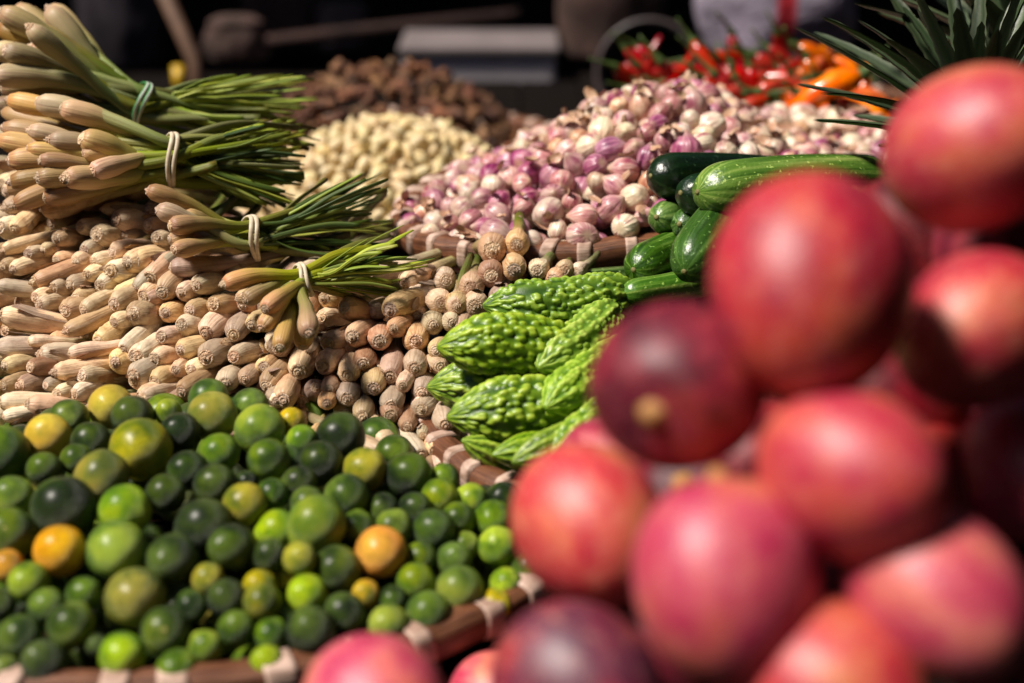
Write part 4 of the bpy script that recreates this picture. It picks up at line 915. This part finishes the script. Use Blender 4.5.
# further mangoes inside and under the pile, seen between the front ones; their dark skin stands in for gap shade
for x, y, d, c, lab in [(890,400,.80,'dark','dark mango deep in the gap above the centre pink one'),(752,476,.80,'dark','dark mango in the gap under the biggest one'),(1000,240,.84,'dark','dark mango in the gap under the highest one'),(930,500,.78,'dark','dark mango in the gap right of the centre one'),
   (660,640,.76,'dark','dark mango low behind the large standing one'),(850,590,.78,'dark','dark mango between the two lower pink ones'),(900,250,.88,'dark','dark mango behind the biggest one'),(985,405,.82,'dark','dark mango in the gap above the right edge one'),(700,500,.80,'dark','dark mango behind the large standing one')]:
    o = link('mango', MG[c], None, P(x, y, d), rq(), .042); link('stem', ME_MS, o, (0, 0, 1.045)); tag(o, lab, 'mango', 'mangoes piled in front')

# ---------------------------------------------------------------- things behind
M_FOAM = plain('foam_box', (.20, .17, .17), (.27, .23, .23), 8, .8); M_SIDE_LIFT = plain('foam_side_lifted', (.56, .52, .54), (.68, .63, .65), 8, .8)  # foam side lightened and lid darkened to offset how light falls
c0 = P(402, 47, 3.0); c1 = P(556, 47, 3.0); ztop = c0.z
root = link('foam_box', None, loc=(c0.x, c0.y, ztop - .22)); tag(root, 'pale grey foam box with rounded lid behind the ginger', 'box')
wd = c1.x - c0.x
def rbox(name, x0, y0, z0, x1, y1, z1, mt, bev, par):
    o = link(name, mesh(name, *boxm(x0, y0, z0, x1, y1, z1)[:2], mt, None, False), par); b = o.modifiers.new('b', 'BEVEL'); b.width = bev; b.segments = 4; return o
rbox('box_body', 0, 0, 0, wd, .2, .20, M_SIDE_LIFT, .012, root); rbox('lid', -.008, -.010, .203, wd + .008, .21, .222, M_FOAM, .006, root)
tag(board_box('wooden_bench', (-2.5, 2.75, 0), (2.5, 3.9, P(480, 130, 3.0).z - .02), M_CLOTH), 'dark bench behind the stall carrying box, pot and sack', 'bench')
# dark pot lying tilted
pr = link('cooking_pot', None, loc=P(648, 72, 2.75), q=frame(Vector((-.2, -1, .35)))); tag(pr, 'round blackened pot tipped on its side behind the shallots', 'pot')
M_POT = plain('pot_metal', (.012, .011, .012), (.03, .026, .028), 20, .5); M_POTR = plain('pot_rim', (.06, .05, .05), (.16, .12, .12), 20, .4)
rows = [[(q * math.cos(2 * PI * j / 40), q * math.sin(2 * PI * j / 40), z) for j in range(40)] for q, z in ((.02, -.10), (.06, -.095), (.085, -.06), (.098, 0), (.092, 0), (.08, -.055), (.055, -.088), (.015, -.092))]
V, F, U = grid(rows); link('bowl', mesh('bowl', V, F, M_POT, U), pr)
rows = [[((.100 + .005 * math.cos(b)) * math.cos(2 * PI * j / 40), (.100 + .005 * math.cos(b)) * math.sin(2 * PI * j / 40), .005 * math.sin(b)) for j in range(40)] for b in [2 * PI * i / 8 for i in range(9)]]
V, F, U = grid(rows, False, False); link('rim', mesh('rim', V, F, M_POTR, U), pr)
# pale sack with a red stripe
def sackm():
    k = NB('woven_sack'); uv = k.uv(); n = k.noise(k.vec((14, 14, 14), rnd=False), 1, 4)
    col = k.ramp(n, [(.3, (.26, .22, .28)), (.7, (.44, .39, .46))]); st = k.ramp(uv[0], [(.725, (0, 0, 0)), (.735, (1, 1, 1)), (.765, (1, 1, 1)), (.775, (0, 0, 0))])
    return k.done(k.mix(st, col, (.45, .03, .05)), .6, n, .8, .02)
M_SACK = sackm()
M_SK2 = plain('brown_sackcloth', (.06, .036, .028), (.17, .10, .085), 12, .9)
M_SK3 = plain('dark_cloth', (.025, .018, .03), (.065, .045, .06), 12, .9)
def sack(px, py, d, w, h, label, mt, seed):
    rows = []; n, m = 64, 30; b = P(px, py, d); o3 = Vector((seed, 1, 1))
    for i in range(m + 1):
        t = i / m; q = (.86 + .14 * math.sin(PI * min(1, t * 1.3))) * (1 if t < .9 else 1 - (t - .9) * 3) * (1 if t > .06 else .8 + t * 3.3)
        rows.append([(w * q * (1 + .16 * noise.noise(Vector((math.cos(2 * PI * j / n) * 2, math.sin(2 * PI * j / n) * 2, t * 3)) + o3)) * math.cos(2 * PI * j / n), .7 * w * q * (1 + .16 * noise.noise(Vector((math.cos(2 * PI * j / n) * 2, math.sin(2 * PI * j / n) * 2, t * 3)) + o3)) * math.sin(2 * PI * j / n), t * h) for j in range(n)])
    V, F, U = grid(rows); o = link('sack', mesh('sack', V, F, mt, U), None, b); tag(o, label, 'sack'); return o
sack(772, 82, 2.85, .15, .34, 'large pale lavender sack with a red stripe behind the chillies', M_SACK, 4)
sack(285, 40, 3.6, .10, .16, 'dim brown sack deep in the dark over the ginger', M_SK2, 13)
sack(345, 52, 3.5, .07, .12, 'faint dark violet sack left of the foam box', M_SK3, 15)
sack(610, 62, 3.2, .12, .34, 'dusky brown sack standing behind the tipped pot', M_SK2, 7)
sack(125, 70, 3.3, .10, .26, 'dark violet sack in the shade behind the lemongrass', M_SK3, 9)
M_POST = plain('brown_post', (.13, .07, .04), (.22, .13, .08), 20, .7); M_YEL = plain('yellow_plastic', (.55, .36, .02), (.62, .42, .03), 10, .4)
V, F, U = sweep([P(140, -60, 2.9), P(195, 60, 2.9), P(202, 140, 2.9)], lambda t: .016, 12); tag(link('wooden_pole', mesh('wooden_pole', V, F, M_POST, U)), 'slanting brown pole in the dark background above the lemongrass', 'pole')
V, F, U = sweep([P(178, 66, 2.7), P(180, 90, 2.7)], lambda t: .012, 10); tag(link('plastic_handle', mesh('plastic_handle', V, F, M_YEL, U)), 'small yellow plastic handle at the foot of the pole', 'handle')
sack(238, 62, 3.15, .07, .10, 'small brown bundle dim in the dark beyond the pole', M_SK2, 11)
V, F, U = sweep(bez([P(190, 52, 3.3), P(330, 34, 3.3), P(520, 14, 3.35)], 20), lambda t: .014, 10); tag(link('wooden_pole', mesh('wooden_pole', V, F, M_SK2, U)), 'long thin nearly level pole in the dark above the ginger', 'pole')
# papery flakes shed over the shallots
V, F, U = [], [], []; rf = random.Random(3); tops = [i for i in keep]
for _ in range(130):
    i = rf.choice(tops); c = Vector(Xs[i]) + Vector((rf.uniform(-.01, .01), rf.uniform(-.01, .01), Rs[i] * 1.02)); q = rq(rf) if rf.random() < .4 else Quaternion((1, rf.uniform(-.3, .3), rf.uniform(-.3, .3), rf.uniform(-1, 1))).normalized()
    w_, l_ = rf.uniform(.003, .007), rf.uniform(.006, .013); k = len(V); cu = rf.uniform(.2, .8)
    for a in range(5):
        for b in range(4): x, y = (a / 4 - .5) * 2, (b / 3 - .5) * 2; V.append(tuple(c + q @ Vector((x * l_ * (1 - .3 * abs(y)), y * w_ * (1 - .4 * x * x), cu * w_ * y * y + .3 * cu * l_ * x * x)))); U.append((b / 3, .5))
    F += [(k + a * 4 + b, k + a * 4 + b + 1, k + a * 4 + b + 5, k + a * 4 + b + 4) for a in range(4) for b in range(3)]
o = link('loose_skins', mesh('loose_skins', V, F, SHAL['copper'], U)); tag(o, 'papery loose skins shed over the shallot heap', 'skins', kind='stuff')
print('counts', len(limes), nv, len(stalks), len(keep), len(under), len(gar), len(rest), len(gin), len(chs))
